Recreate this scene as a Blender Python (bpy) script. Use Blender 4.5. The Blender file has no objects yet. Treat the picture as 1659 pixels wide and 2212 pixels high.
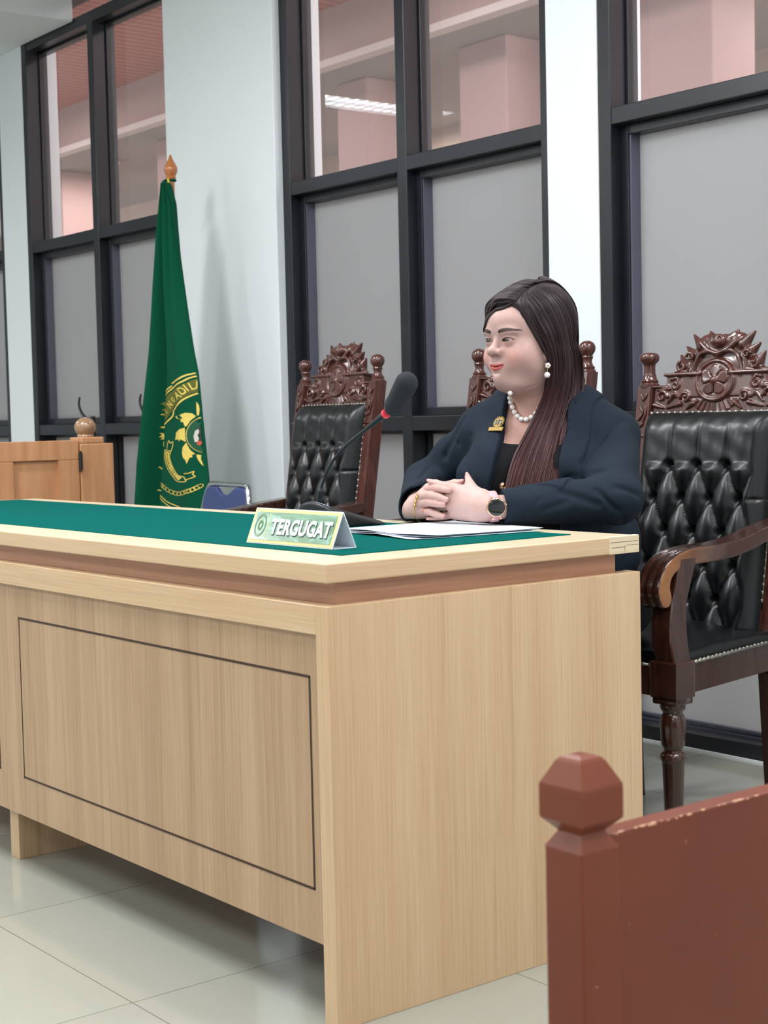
import bpy, bmesh, math, random
import numpy as np
from mathutils import Vector, Matrix
random.seed(7); rng = np.random.default_rng(7)
SC = bpy.context.scene
COL = SC.collection
PI = math.pi

# ---------------------------------------------------------------- camera
F_PX = 3327.815
CAM_R = np.array([[0.6196623599, 0.0335883179, -0.7841494658],
                  [0.7845455871, -0.0551634309, 0.6176125142],
                  [-0.0225118094, -0.9979122310, -0.0605342684]])
CAM_C = np.array([2.0244, -1.4733, 1.0150])
cam = bpy.data.cameras.new('camera')
cam_o = bpy.data.objects.new('camera', cam); COL.objects.link(cam_o)
cam.sensor_fit = 'HORIZONTAL'; cam.sensor_width = 36.0
cam.lens = 36.0 * F_PX / 1659.0
M = Matrix(((CAM_R[0][0], -CAM_R[0][1], -CAM_R[0][2], CAM_C[0]),
            (CAM_R[1][0], -CAM_R[1][1], -CAM_R[1][2], CAM_C[1]),
            (CAM_R[2][0], -CAM_R[2][1], -CAM_R[2][2], CAM_C[2]), (0, 0, 0, 1)))
cam_o.matrix_world = M
cam.clip_start = 0.05; cam.clip_end = 60
cam.dof.use_dof = True; cam.dof.focus_distance = 3.35; cam.dof.aperture_fstop = 14
SC.camera = cam_o
#CLOSEUP#

# ---------------------------------------------------------------- world, exposure
SC.view_settings.view_transform = 'Standard'
SC.view_settings.look = 'None'
SC.view_settings.gamma = 1.0
SC.view_settings.use_curve_mapping = False
SC.view_settings.exposure = 0.20
world = bpy.data.worlds.new('world'); SC.world = world
world.use_nodes = True
world.node_tree.nodes['Background'].inputs[0].default_value = (0.9, 0.95, 1.0, 1)
world.node_tree.nodes['Background'].inputs[1].default_value = 0.30

LAMP_W = 58.0      # base watts of ceiling lamps and added fills
def lin(c):
    c = c / 255.0
    return c / 12.92 if c <= 0.04045 else ((c + 0.055) / 1.055) ** 2.4
def rgb(r, g, b): return (lin(r), lin(g), lin(b), 1.0)

lamp_spots = [(-6.1, -0.55), (-2.4, -0.66), (0.0, -0.66), (2.4, -0.66),
              (-6.1, -3.1), (-3.7, -3.1), (-1.3, -3.1), (1.1, -3.1), (3.5, -3.1),
              (-1.15, 0.35), (0.95, 1.2), (3.6, 0.6)]  # last row: unseen lamps added to brighten the back floor and piers
lamp_level = [0.60, 1.10, 0.42, 0.50, 0.95, 0.80, 0.42, 0.42, 0.42, 0.50, 0.75, 0.5]
CEIL_Z = 3.12
def area(name, loc, sx, sy, power, col=(1, 1, 1), rot=(0, 0, 0)):
    l = bpy.data.lights.new(name, 'AREA'); l.shape = 'RECTANGLE'
    l.size = sx; l.size_y = sy; l.energy = power; l.color = col
    o = bpy.data.objects.new(name, l); COL.objects.link(o)
    o.location = loc; o.rotation_euler = rot
    return o
for i, (lx, ly) in enumerate(lamp_spots):
    area('lamp_and_fill_light', (lx, ly, CEIL_Z - 0.035), 0.28, 1.22, LAMP_W * lamp_level[i], (0.97, 0.98, 1.0))
for lx in (-9.5, -7.0, -4.5, -2.0, 0.5):  # unseen lamps added to brighten the corridor behind the glass
    area('corridor_fill_light', (lx, 3.4, 3.6), 0.6, 0.6, 30.0, (1.0, 0.92, 0.89))
    area('corridor_soffit_fill', (lx - 1.0, 5.8, 3.27), 0.4, 0.4, 9.0, (1.0, 0.92, 0.88))
area('corridor_end_fill', (2.9, 3.4, 1.9), 2.8, 2.2, 190, (1.0, 0.96, 0.95), (0, PI / 2, 0))  # unseen fills at both corridor ends, added to lift its ceiling and walls
area('corridor_end_fill', (-15.5, 3.4, 1.9), 2.8, 2.2, 130, (1.0, 0.93, 0.90), (0, -PI / 2, 0))
area('corridor_end_fill', (2.9, 5.9, 1.7), 2.8, 1.2, 30, (1.0, 0.96, 0.95), (0, PI / 2, 0))
area('corridor_end_fill', (-15.5, 5.9, 1.7), 2.8, 1.2, 30, (1.0, 0.93, 0.90), (0, -PI / 2, 0))

# ---------------------------------------------------------------- helpers
def obj(name, bm, mat=None, parent=None, smooth=False, loc=None, rz=None):
    if isinstance(bm, bpy.types.Mesh): me = bm
    else:
        me = bpy.data.meshes.new(name); bm.to_mesh(me); bm.free()
    if mat is not None:
        for m in (mat if isinstance(mat, (list, tuple)) else [mat]): me.materials.append(m)
    if smooth:
        me.polygons.foreach_set('use_smooth', [True] * len(me.polygons))
        if smooth == 'auto':
            me.set_sharp_from_angle(angle=math.radians(38))
    o = bpy.data.objects.new(name, me); COL.objects.link(o)
    if parent is not None: o.parent = parent
    if loc is not None: o.location = loc
    if rz is not None: o.rotation_euler = (0, 0, rz)
    return o
def npmesh(name, V, Fq, smooth=True):
    V = np.asarray(V, np.float32); Fq = np.asarray(Fq, np.int32)
    me = bpy.data.meshes.new(name)
    me.vertices.add(len(V)); me.vertices.foreach_set('co', V.ravel())
    n = Fq.shape[1]
    me.loops.add(Fq.size); me.loops.foreach_set('vertex_index', Fq.ravel())
    me.polygons.add(len(Fq))
    me.polygons.foreach_set('loop_start', np.arange(0, Fq.size, n, dtype=np.int32))
    me.polygons.foreach_set('loop_total', np.full(len(Fq), n, np.int32))
    me.polygons.foreach_set('use_smooth', np.full(len(Fq), smooth))
    me.update(calc_edges=True); me.validate()
    return me
def vcol(me, cols, name='Col'):
    a = me.color_attributes.new(name, 'FLOAT_COLOR', 'POINT')
    c = np.ones((len(me.vertices), 4), np.float32); c[:, :3] = cols
    a.data.foreach_set('color', c.ravel())
def thing(name, label, cat, loc=(0, 0, 0), rz=0, group=None):
    o = bpy.data.objects.new(name, None); COL.objects.link(o)
    o.empty_display_size = 0.05
    o.location = loc; o.rotation_euler = (0, 0, rz)
    o['label'] = label; o['category'] = cat
    if group: o['group'] = group
    return o
def tag(o, label, cat, group=None):
    o['label'] = label; o['category'] = cat
    if group: o['group'] = group
    return o
def struct(o): o['kind'] = 'structure'; return o
def box(bm, lo, hi, bev=0.0, seg=2, rot=None, piv=None):
    lo = Vector(lo); hi = Vector(hi)
    r = bmesh.ops.create_cube(bm, size=1.0)
    vs = r['verts']
    for v in vs:
        v.co = Vector(((lo[i] + hi[i]) / 2 + v.co[i] * (hi[i] - lo[i]) for i in range(3)))
    if bev > 0:
        es = list({e for v in vs for e in v.link_edges})
        rr = bmesh.ops.bevel(bm, geom=es, offset=bev, segments=seg, affect='EDGES', profile=0.5)
        vs = list({v for f in rr['faces'] for v in f.verts} | {v for v in vs if v.is_valid})
    if rot is not None:
        bmesh.ops.rotate(bm, verts=[v for v in vs if v.is_valid], cent=piv or (0, 0, 0), matrix=rot)
    return [v for v in vs if v.is_valid]
def cyl(bm, p, q, r1, r2=None, n=20, caps=True):
    p = Vector(p); q = Vector(q); r2 = r1 if r2 is None else r2
    d = q - p; M = Matrix.Translation((p + q) / 2) @ d.to_track_quat('Z', 'Y').to_matrix().to_4x4()
    bmesh.ops.create_cone(bm, cap_ends=caps, segments=n, radius1=r1, radius2=r2, depth=d.length, matrix=M)
def ball(bm, c, r, u=20, v=12, sc=(1, 1, 1), M=None):
    m = Matrix.Translation(c) @ (M or Matrix.Identity(4)) @ Matrix.Diagonal((*sc, 1))
    bmesh.ops.create_uvsphere(bm, u_segments=u, v_segments=v, radius=r, matrix=m)
def lathe(bm, prof, c=(0, 0, 0), n=32, scale_xy=(1, 1)):
    rings = []
    for r, z in prof:
        rings.append([bm.verts.new((c[0] + math.cos(2 * PI * k / n) * r * scale_xy[0], c[1] + math.sin(2 * PI * k / n) * r * scale_xy[1], c[2] + z)) for k in range(n)])
    for a, b in zip(rings, rings[1:]):
        for k in range(n):
            bm.faces.new((a[k], a[(k + 1) % n], b[(k + 1) % n], b[k]))
    bm.faces.new(rings[0][::-1]); bm.faces.new(rings[-1])
def catmull(pts, n=8):
    P = np.array(pts, float); P = np.vstack([2 * P[0] - P[1], P, 2 * P[-1] - P[-2]])
    out = []
    for i in range(1, len(P) - 2):
        t = np.linspace(0, 1, n, endpoint=False)[:, None]
        a, b, c, d = P[i - 1], P[i], P[i + 1], P[i + 2]
        out.append(0.5 * ((2 * b) + (c - a) * t + (2 * a - 5 * b + 4 * c - d) * t ** 2 + (3 * b - a - 3 * c + d) * t ** 3))
    out.append(P[-2][None, :])
    return np.vstack(out)
def tube(bm, pts, r, n=10, caps=True, closed=False):
    """round tube along a polyline; r is a number or one radius per point"""
    P = [Vector(p) for p in pts]; N = len(P)
    R = [r] * N if isinstance(r, (int, float)) else list(r)
    rings = []; up = None
    for i in range(N):
        if closed: t = P[(i + 1) % N] - P[i - 1]
        else: t = P[min(i + 1, N - 1)] - P[max(i - 1, 0)]
        t.normalize()
        if up is None:
            up = t.orthogonal().normalized()
        else:
            up = (up - t * up.dot(t)).normalized()
        b = t.cross(up)
        rings.append([bm.verts.new(P[i] + (up * math.cos(2 * PI * k / n) + b * math.sin(2 * PI * k / n)) * R[i]) for k in range(n)])
    M_ = N if closed else N - 1
    for i in range(M_):
        a, b = rings[i], rings[(i + 1) % N]
        for k in range(n): bm.faces.new((a[k], a[(k + 1) % n], b[(k + 1) % n], b[k]))
    if caps and not closed:
        bm.faces.new(rings[0][::-1]); bm.faces.new(rings[-1])
def prism(bm, poly, axis, a, b):
    """extrude a 2-D outline along axis (0,1,2) from a to b"""
    def mk(u, v, w):
        c = [0, 0, 0]; o = [i for i in range(3) if i != axis]
        c[o[0]] = u; c[o[1]] = v; c[axis] = w
        return bm.verts.new(c)
    A = [mk(u, v, a) for u, v in poly]; B = [mk(u, v, b) for u, v in poly]
    n = len(poly)
    bm.faces.new(A); bm.faces.new(B[::-1])
    for i in range(n): bm.faces.new((A[(i + 1) % n], A[i], B[i], B[(i + 1) % n]))
    bmesh.ops.recalc_face_normals(bm, faces=bm.faces)
def BM(): return bmesh.new()

# ---------------------------------------------------------------- signed-distance modelling
def smin(a, b, k): 
    h = np.clip(0.5 + 0.5 * (b - a) / k, 0, 1)
    return b + (a - b) * h - k * h * (1 - h)
def smax(a, b, k): return -smin(-a, -b, k)
def s_ell(P, c, r, R=None):
    q = P - np.array(c, np.float32)
    if R is not None: q = q @ np.array(R, np.float32)
    r = np.array(r, np.float32)
    k0 = np.linalg.norm(q / r, axis=1); k1 = np.linalg.norm(q / (r * r), axis=1) + 1e-9
    return np.where(k0 < 1e-6, -r.min(), k0 * (k0 - 1) / k1)
def s_cap(P, a, b, r1, r2=None):
    a = np.array(a, np.float32); b = np.array(b, np.float32); r2 = r1 if r2 is None else r2
    ab = b - a; t = np.clip(((P - a) @ ab) / (ab @ ab + 1e-12), 0, 1)
    return np.linalg.norm(P - a - t[:, None] * ab, axis=1) - (r1 + (r2 - r1) * t)
def s_path(P, pts, r, k=0.0):
    d = None
    for i in range(len(pts) - 1):
        r1 = r[i] if hasattr(r, '__len__') else r; r2 = r[i + 1] if hasattr(r, '__len__') else r
        e = s_cap(P, pts[i], pts[i + 1], r1, r2)
        d = e if d is None else (smin(d, e, k) if k > 0 else np.minimum(d, e))
    return d
def s_box(P, c, h, r=0.0, R=None):
    q = P - np.array(c, np.float32)
    if R is not None: q = q @ np.array(R, np.float32)
    q = np.abs(q) - (np.array(h, np.float32) - r)
    return np.linalg.norm(np.maximum(q, 0), axis=1) + np.minimum(q.max(axis=1), 0) - r
def rotm(ax, deg): return np.array(Matrix.Rotation(math.radians(deg), 3, ax))
def surfnet(f, lo, hi, h, B=12, slack=1.5):
    lo = np.array(lo, float); hi = np.array(hi, float)
    nb = np.ceil((hi - lo) / (h * B)).astype(int)
    n = nb * B + 1
    G = np.full(n, 1.0, np.float32)
    ci = np.stack(np.meshgrid(*[np.arange(k) for k in nb], indexing='ij'), -1).reshape(-1, 3)
    cc = lo + (ci + 0.5) * B * h
    dc = f(cc.astype(np.float32))
    rad = B * h * math.sqrt(3) / 2 * slack + 0.004
    inside = dc < -rad
    for c in ci[inside]:
        G[c[0] * B:c[0] * B + B + 1, c[1] * B:c[1] * B + B + 1, c[2] * B:c[2] * B + B + 1] = -1
    act = ci[np.abs(dc) <= rad]
    off = np.stack(np.meshgrid(*[np.arange(B + 1)] * 3, indexing='ij'), -1).reshape(-1, 3)
    for s in range(0, len(act), 60):
        a = act[s:s + 60]
        I = (a[:, None, :] * B + off[None]).reshape(-1, 3)
        d = f((lo + I * h).astype(np.float32))
        G[I[:, 0], I[:, 1], I[:, 2]] = d
    S = G < 0
    c8 = [S[i:n[0] - 1 + i, j:n[1] - 1 + j, k:n[2] - 1 + k] for i in (0, 1) for j in (0, 1) for k in (0, 1)]
    tot = sum(c.astype(np.int8) for c in c8)
    cells = np.argwhere((tot > 0) & (tot < 8))
    idx = np.full(n - 1, -1, np.int64); idx[cells[:, 0], cells[:, 1], cells[:, 2]] = np.arange(len(cells))
    acc = np.zeros((len(cells), 3)); cnt = np.zeros(len(cells))
    cor = [(i, j, k) for i in (0, 1) for j in (0, 1) for k in (0, 1)]
    for a in cor:
        for ax in range(3):
            if a[ax] == 1: continue
            b = list(a); b[ax] = 1
            pa = cells + a; pb = cells + b
            da = G[pa[:, 0], pa[:, 1], pa[:, 2]]; db = G[pb[:, 0], pb[:, 1], pb[:, 2]]
            m = (da < 0) != (db < 0)
            t = np.clip(da[m] / (da[m] - db[m] + 1e-12), 0, 1)
            p = np.tile(np.array(a, float), (m.sum(), 1)); p[:, ax] += t
            acc[m] += p; cnt[m] += 1
    V = lo + (cells + acc / cnt[:, None]) * h
    quads = []
    for ax in range(3):
        o = [i for i in range(3) if i != ax]
        sl0 = [slice(1, n[i] - 1) for i in range(3)]; sl1 = list(sl0)
        sl0[ax] = slice(0, n[ax] - 1); sl1[ax] = slice(1, n[ax])
        A = S[tuple(sl0)]; Bm = S[tuple(sl1)]
        e = np.argwhere(A != Bm)
        e0 = e.copy(); e0[:, o[0]] += 1; e0[:, o[1]] += 1
        sa = S[e0[:, 0], e0[:, 1], e0[:, 2]]
        def cell(du, dv):
            c = e0.copy(); c[:, o[0]] += du; c[:, o[1]] += dv
            return idx[c[:, 0], c[:, 1], c[:, 2]]
        q = np.stack([cell(-1, -1), cell(0, -1), cell(0, 0), cell(-1, 0)], 1)
        flip = sa if ax != 1 else ~sa
        q[~flip] = q[~flip][:, ::-1]
        q = q[(q >= 0).all(1)]
        quads.append(q)
    return V, np.vstack(quads)

# ---------------------------------------------------------------- materials
def mat(name, base=(0.8, 0.8, 0.8, 1), rough=0.5, metal=0.0, spec=0.5, coat=0.0, sheen=0.0, emit=None, es=0.0, sss=0.0):
    m = bpy.data.materials.new(name); m.use_nodes = True
    b = m.node_tree.nodes['Principled BSDF']
    b.inputs['Base Color'].default_value = base
    b.inputs['Roughness'].default_value = rough
    b.inputs['Metallic'].default_value = metal
    b.inputs['Specular IOR Level'].default_value = spec
    b.inputs['Coat Weight'].default_value = coat
    b.inputs['Coat Roughness'].default_value = 0.12
    b.inputs['Sheen Weight'].default_value = sheen
    if sss: 
        b.inputs['Subsurface Weight'].default_value = sss
        b.inputs['Subsurface Radius'].default_value = (0.9, 0.35, 0.2)
        b.inputs['Subsurface Scale'].default_value = 0.012
    if emit: 
        b.inputs['Emission Color'].default_value = emit; b.inputs['Emission Strength'].default_value = es
    return m
def nodes(m): return m.node_tree.nodes, m.node_tree.links, m.node_tree.nodes['Principled BSDF']
def texco(m, scale=(1, 1, 1), rot=(0, 0, 0), kind='Object'):
    N, L, _ = nodes(m)
    t = N.new('ShaderNodeTexCoord'); mp = N.new('ShaderNodeMapping')
    mp.inputs['Scale'].default_value = scale; mp.inputs['Rotation'].default_value = rot
    L.new(t.outputs[kind], mp.inputs[0]); return mp.outputs[0]
def noise(m, vec, scale=5, detail=4, rough=0.5, dist=0.0):
    N, L, _ = nodes(m); n = N.new('ShaderNodeTexNoise')
    n.inputs['Scale'].default_value = scale; n.inputs['Detail'].default_value = detail
    n.inputs['Roughness'].default_value = rough; n.inputs['Distortion'].default_value = dist
    L.new(vec, n.inputs['Vector']); return n.outputs['Fac']
def ramp(m, fac, stops, interp='LINEAR'):
    N, L, _ = nodes(m); r = N.new('ShaderNodeValToRGB'); e = r.color_ramp.elements
    r.color_ramp.interpolation = interp
    while len(e) < len(stops): e.new(0.5)
    for i, (p, c) in enumerate(stops):
        e[i].position = p; e[i].color = c if len(c) == 4 else (*c, 1)
    L.new(fac, r.inputs[0]); return r.outputs[0]
def mixc(m, fac, a, b, mode='MIX'):
    N, L, _ = nodes(m); x = N.new('ShaderNodeMix'); x.data_type = 'RGBA'; x.blend_type = mode
    for sock, v in ((x.inputs[0], fac), (x.inputs[6], a), (x.inputs[7], b)):
        if isinstance(v, (int, float)): sock.default_value = v
        elif isinstance(v, tuple): sock.default_value = v
        else: L.new(v, sock)
    return x.outputs[2]
def bump(m, h, strength=0.2, dist=0.01, tgt=None):
    N, L, B = nodes(m); b = N.new('ShaderNodeBump')
    b.inputs['Strength'].default_value = strength; b.inputs['Distance'].default_value = dist
    L.new(h, b.inputs['Height']); L.new(b.outputs[0], B.inputs['Normal']); return b
def setc(m, sock, out):
    N, L, B = nodes(m); L.new(out, B.inputs[sock])

def veneer(name, axis, c0, c1, c2, rough=0.38, fine=220, coat=0.15, broad=9):
    """wood veneer with grain along one axis"""
    m = mat(name, rough=rough, coat=coat)
    sc = [1, 1, 1]; sc[axis] = 0.02
    v = texco(m, tuple(sc))
    a = noise(m, v, fine, 3, 0.6); b = noise(m, v, broad, 3, 0.55); c = noise(m, v, fine * 0.25, 2, 0.5)
    ca = ramp(m, a, [(0.3, c0), (0.5, c1), (0.72, c2)])
    cb = ramp(m, b, [(0.3, c0), (0.52, c1), (0.7, c2)])
    x = mixc(m, 0.55, ca, cb)
    d = ramp(m, c, [(0.28, (0.72, 0.68, 0.62)), (0.40, (1, 1, 1))])
    y = mixc(m, 0.35, x, d, 'MULTIPLY')
    setc(m, 'Base Color', y); bump(m, a, 0.05, 0.001)
    return m
M_white = mat('white_wall_paint', rgb(228, 233, 236), 0.7, spec=0.3)
bump(M_white, noise(M_white, texco(M_white), 180, 4), 0.04, 0.002)
M_black = mat('black_anodised_frame', rgb(40, 42, 50), 0.34, spec=0.5)
setc(M_black, 'Base Color', ramp(M_black, noise(M_black, texco(M_black), 4, 3), [(0.3, rgb(20, 22, 28)), (0.7, rgb(31, 33, 40))]))
M_gasket = mat('frame_edge_metal', rgb(110, 112, 128), 0.35, metal=0.6)
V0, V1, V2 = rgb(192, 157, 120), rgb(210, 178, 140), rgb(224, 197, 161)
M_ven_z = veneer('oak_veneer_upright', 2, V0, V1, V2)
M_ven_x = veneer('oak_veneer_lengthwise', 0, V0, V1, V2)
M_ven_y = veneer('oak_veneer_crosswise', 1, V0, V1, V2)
M_ven_front_shaded = veneer('oak_veneer_front_shaded', 2, rgb(158, 124, 92), rgb(178, 146, 113), rgb(193, 164, 130))  # same oak darkened: weaker light on the front put into its colour
M_frieze = veneer('reddish_frieze_veneer', 0, rgb(160, 112, 84), rgb(180, 132, 104), rgb(192, 146, 118))
M_frieze_y = veneer('reddish_frieze_veneer_cross', 1, rgb(160, 112, 84), rgb(180, 132, 104), rgb(192, 146, 118))
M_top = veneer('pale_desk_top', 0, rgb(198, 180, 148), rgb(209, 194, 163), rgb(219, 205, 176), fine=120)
M_ply = veneer('raw_plywood_end', 1, rgb(206, 186, 150), rgb(222, 205, 172), rgb(232, 218, 188), rough=0.7, fine=150, coat=0)
M_line = mat('dark_line', rgb(58, 36, 20), 0.6)
M_green = mat('green_vinyl_mat', rgb(0, 84, 78), 0.85, spec=0.03)
bump(M_green, noise(M_green, texco(M_green), 900, 3), 0.08, 0.0006)

def glossy_glass(name, tint=(0.93, 0.93, 0.95), dirt=0.1, dirtcol=rgb(170, 165, 165)):
    m = bpy.data.materials.new(name); m.use_nodes = True
    N, L = m.node_tree.nodes, m.node_tree.links; N.clear()
    out = N.new('ShaderNodeOutputMaterial'); tr = N.new('ShaderNodeBsdfTransparent'); gl = N.new('ShaderNodeBsdfGlossy')
    tr.inputs[0].default_value = (*tint, 1); gl.inputs['Roughness'].default_value = 0.006
    fr = N.new('ShaderNodeFresnel'); fr.inputs[0].default_value = 1.5
    df = N.new('ShaderNodeBsdfDiffuse'); df.inputs[0].default_value = dirtcol
    mx = N.new('ShaderNodeMixShader'); m2 = N.new('ShaderNodeMixShader'); m2.inputs[0].default_value = dirt
    ge = N.new('ShaderNodeNewGeometry'); sb = N.new('ShaderNodeMath'); sb.operation = 'SUBTRACT'; sb.inputs[0].default_value = 1.0; L.new(ge.outputs['Backfacing'], sb.inputs[1])
    ml = N.new('ShaderNodeMath'); ml.operation = 'MULTIPLY'; L.new(fr.outputs[0], ml.inputs[0]); L.new(sb.outputs[0], ml.inputs[1])
    L.new(ml.outputs[0], mx.inputs[0]); L.new(tr.outputs[0], mx.inputs[1]); L.new(gl.outputs[0], mx.inputs[2])
    L.new(mx.outputs[0], m2.inputs[1]); L.new(df.outputs[0], m2.inputs[2]); L.new(m2.outputs[0], out.inputs[0])
    return m
M_glass = glossy_glass('window_glass', dirt=0.13)
M_frost = bpy.data.materials.new('frosted_window_film'); M_frost.use_nodes = True
N_, L_ = M_frost.node_tree.nodes, M_frost.node_tree.links; N_.clear()
o_ = N_.new('ShaderNodeOutputMaterial'); d_ = N_.new('ShaderNodeBsdfDiffuse'); t_ = N_.new('ShaderNodeBsdfTranslucent'); g_ = N_.new('ShaderNodeBsdfGlossy')
d_.inputs[0].default_value = rgb(186, 184, 186); t_.inputs[0].default_value = rgb(214, 222, 226); g_.inputs['Roughness'].default_value = 0.28
a_ = N_.new('ShaderNodeMixShader'); b_ = N_.new('ShaderNodeMixShader'); f_ = N_.new('ShaderNodeFresnel'); f_.inputs[0].default_value = 1.35
a_.inputs[0].default_value = 0.78
L_.new(d_.outputs[0], a_.inputs[1]); L_.new(t_.outputs[0], a_.inputs[2]); L_.new(f_.outputs[0], b_.inputs[0])
L_.new(a_.outputs[0], b_.inputs[1]); L_.new(g_.outputs[0], b_.inputs[2]); L_.new(b_.outputs[0], o_.inputs[0])
# ================================================================ ROOM
YW = 2.079
# floor: polished tiles 0.6 m with thin joints
M_floor = mat('polished_floor_tile', rgb(205, 206, 200), 0.09, spec=0.5)
def floor_nodes(m):
    N, L, B = nodes(m)
    t = N.new('ShaderNodeTexCoord'); mp = N.new('ShaderNodeMapping')
    mp.inputs['Location'].default_value = (0.345, 0.195, 0); L.new(t.outputs['Object'], mp.inputs[0])
    br = N.new('ShaderNodeTexBrick'); br.offset = 0.0; br.squash = 1.0
    br.inputs['Scale'].default_value = 1.0; br.inputs['Brick Width'].default_value = 0.6; br.inputs['Row Height'].default_value = 0.6
    br.inputs['Mortar Size'].default_value = 0.0012; br.inputs['Mortar Smooth'].default_value = 0.1
    br.inputs['Color1'].default_value = rgb(164, 165, 155); br.inputs['Color2'].default_value = rgb(169, 170, 160)
    br.inputs['Mortar'].default_value = rgb(108, 110, 100)
    L.new(mp.outputs[0], br.inputs['Vector'])
    n = noise(m, texco(m), 1.6, 4); c = ramp(m, n, [(0.3, (0.93, 0.94, 0.92)), (0.7, (1, 1, 1))])
    x = mixc(m, 1.0, br.outputs['Color'], c, 'MULTIPLY'); L.new(x, B.inputs['Base Color'])
floor_nodes(M_floor)
bm = BM(); box(bm, (-16, -5, -0.1), (5, 7.5, 0)); struct(obj('floor', bm, M_floor))
M_ceil = mat('white_ceiling_paint', rgb(225, 228, 226), 0.8)
bm = BM(); box(bm, (-10, -5, CEIL_Z), (5, YW, CEIL_Z + 0.1)); struct(obj('ceiling', bm, M_ceil))
bm = BM(); box(bm, (-10.1, -5, 0), (-10, YW + 0.2, CEIL_Z + 0.1)); struct(obj('wall_left', bm, M_white))
bm = BM(); box(bm, (5, -5, 0), (5.1, YW + 0.2, CEIL_Z)); struct(obj('wall_right', bm, M_white))
bm = BM(); box(bm, (-10, -5.1, 0), (5, -5, CEIL_Z)); struct(obj('wall_front', bm, M_white))
# back wall: plastered piers between the tall black windows
bm = BM()
D2 = YW + 0.20
box(bm, (-5.70, YW - 0.0, 0), (-5.415, D2, CEIL_Z), 0.004)
box(bm, (-3.93, YW - 0.035, 0), (-3.092, D2, CEIL_Z), 0.004)
box(bm, (-1.589, YW - 0.004, 0), (-1.3645, D2, CEIL_Z), 0.004)
box(bm, (0.145, YW - 0.0, 0), (0.40, D2, CEIL_Z), 0.004)
box(bm, (-10, YW, 0), (-7.2, D2, CEIL_Z))
box(bm, (1.90, YW, 0), (5, D2, CEIL_Z))
struct(obj('wall_back', bm, M_white))
# ceiling bulkhead, top left
bm = BM(); box(bm, (-10, 0.35, 2.965), (-4.83, YW, CEIL_Z), 0.004)
struct(obj('trim_1', bm, M_white))
# windows
def window(k, x0, x1, mull=True):
    fr = BM()
    yb = YW + 0.115                      # frame depth
    fw = 0.052
    zt = CEIL_Z
    b = 0.003
    box(fr, (x0, YW, 0), (x0 + fw, yb, zt), b); box(fr, (x1 - fw * 0.62, YW, 0), (x1, yb, zt), b)
    xm = (x0 + x1) / 2
    xs = [x0 + fw, x1 - fw * 0.62]
    if mull:
        box(fr, (xm - 0.027, YW + 0.002, 0), (xm + 0.027, yb, 2.93), b); xs = [x0 + fw, xm - 0.027, xm + 0.027, x1 - fw * 0.62]
    rails = [(0.0, 0.05), (0.968, 1.022), (1.905, 1.958), (2.928, 2.982), (zt - 0.03, zt)]
    for za, zb in rails:
        box(fr, (x0 + 0.01, YW + 0.004, za), (x1 - 0.01, yb, zb), b)
    f = struct(obj('window_%d' % k, fr, M_black))
    gy = YW + 0.092
    for j in range(0, len(xs), 2):
        a, c = xs[j], xs[j + 1]
        for (za, zb, kind) in ((0.05, 0.968, 0), (1.022, 1.905, 1), (1.958, 2.928, 2)):
            sw = 0.012 if kind != 1 else 0.030; sy = YW + (0.070 if kind != 1 else 0.046)
            s = BM()
            box(s, (a, sy, za), (a + sw, yb, zb), 0.002); box(s, (c - sw, sy, za), (c, yb, zb), 0.002)
            box(s, (a + sw, sy, za), (c - sw, yb, za + sw), 0.002); box(s, (a + sw, sy, zb - sw), (c - sw, yb, zb), 0.002)
            so = obj('sash', s, M_black, f)
            g = BM(); box(g, (a + sw - 0.002, gy, za + sw - 0.002), (c - sw + 0.002, gy + 0.006, zb - sw + 0.002))
            po = obj('pane', g, M_frost if kind < 2 else M_glass, so)
            if kind == 1:
                s2 = BM(); box(s2, (a + sw, sy + 0.006, za + sw), (a + sw + 0.007, gy, zb - sw))
                obj('sash_bead', s2, M_gasket, so)
            if kind == 0:
                s2 = BM(); box(s2, (a + sw, sy + 0.004, za + sw), (c - sw, gy, za + sw + 0.006)); box(s2, (a + sw, sy - 0.004, za + sw - 0.012), (c - sw, sy + 0.004, za + sw - 0.006))
                obj('glazing_bead', s2, M_gasket, so)
    g = BM(); box(g, (x0 + fw, gy, 2.980), (x1 - fw * 0.62, gy + 0.006, zt - 0.028)); obj('pane', g, M_glass, f)
    return f
window(1, -7.20, -5.70); window(2, -5.415, -3.93); window(3, -3.092, -1.589); window(4, -1.3645, 0.145); window(5, 0.40, 1.90)
# thin white sealant line where the window meets the floor
bm = BM(); box(bm, (-1.3645, YW - 0.008, 0), (0.145, YW - 0.0005, 0.006)); struct(obj('trim_2', bm, M_white))

# ---------------------------------------------------------------- corridor beyond the windows
M_plank = mat('salmon_plank_ceiling', rgb(205, 142, 130), 0.5)
def plank_nodes(m):
    N, L, B = nodes(m); w = N.new('ShaderNodeTexWave'); w.wave_type = 'BANDS'; w.bands_direction = 'X'
    w.inputs['Scale'].default_value = 1.0; w.inputs['Distortion'].default_value = 0
    v = texco(m, (3.3, 1, 1)); L.new(v, w.inputs['Vector'])
    c = ramp(m, w.outputs['Fac'], [(0.0, rgb(140, 88, 78)), (0.08, rgb(200, 134, 122)), (1.0, rgb(214, 148, 136))])
    L.new(c, B.inputs['Base Color'])
plank_nodes(M_plank)
M_corr = mat('corridor_plaster', rgb(205, 184, 178), 0.7)
M_corr2 = mat('corridor_beige_wall', rgb(200, 182, 168), 0.7)
M_trimc = mat('corridor_white_trim', rgb(235, 225, 222), 0.5)
M_grey = mat('corridor_grey_plaster', rgb(176, 168, 166), 0.8)
bm = BM(); box(bm, (-16, D2, 3.68), (3, 4.6, 3.75)); struct(obj('trim_3', bm, M_plank))
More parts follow.
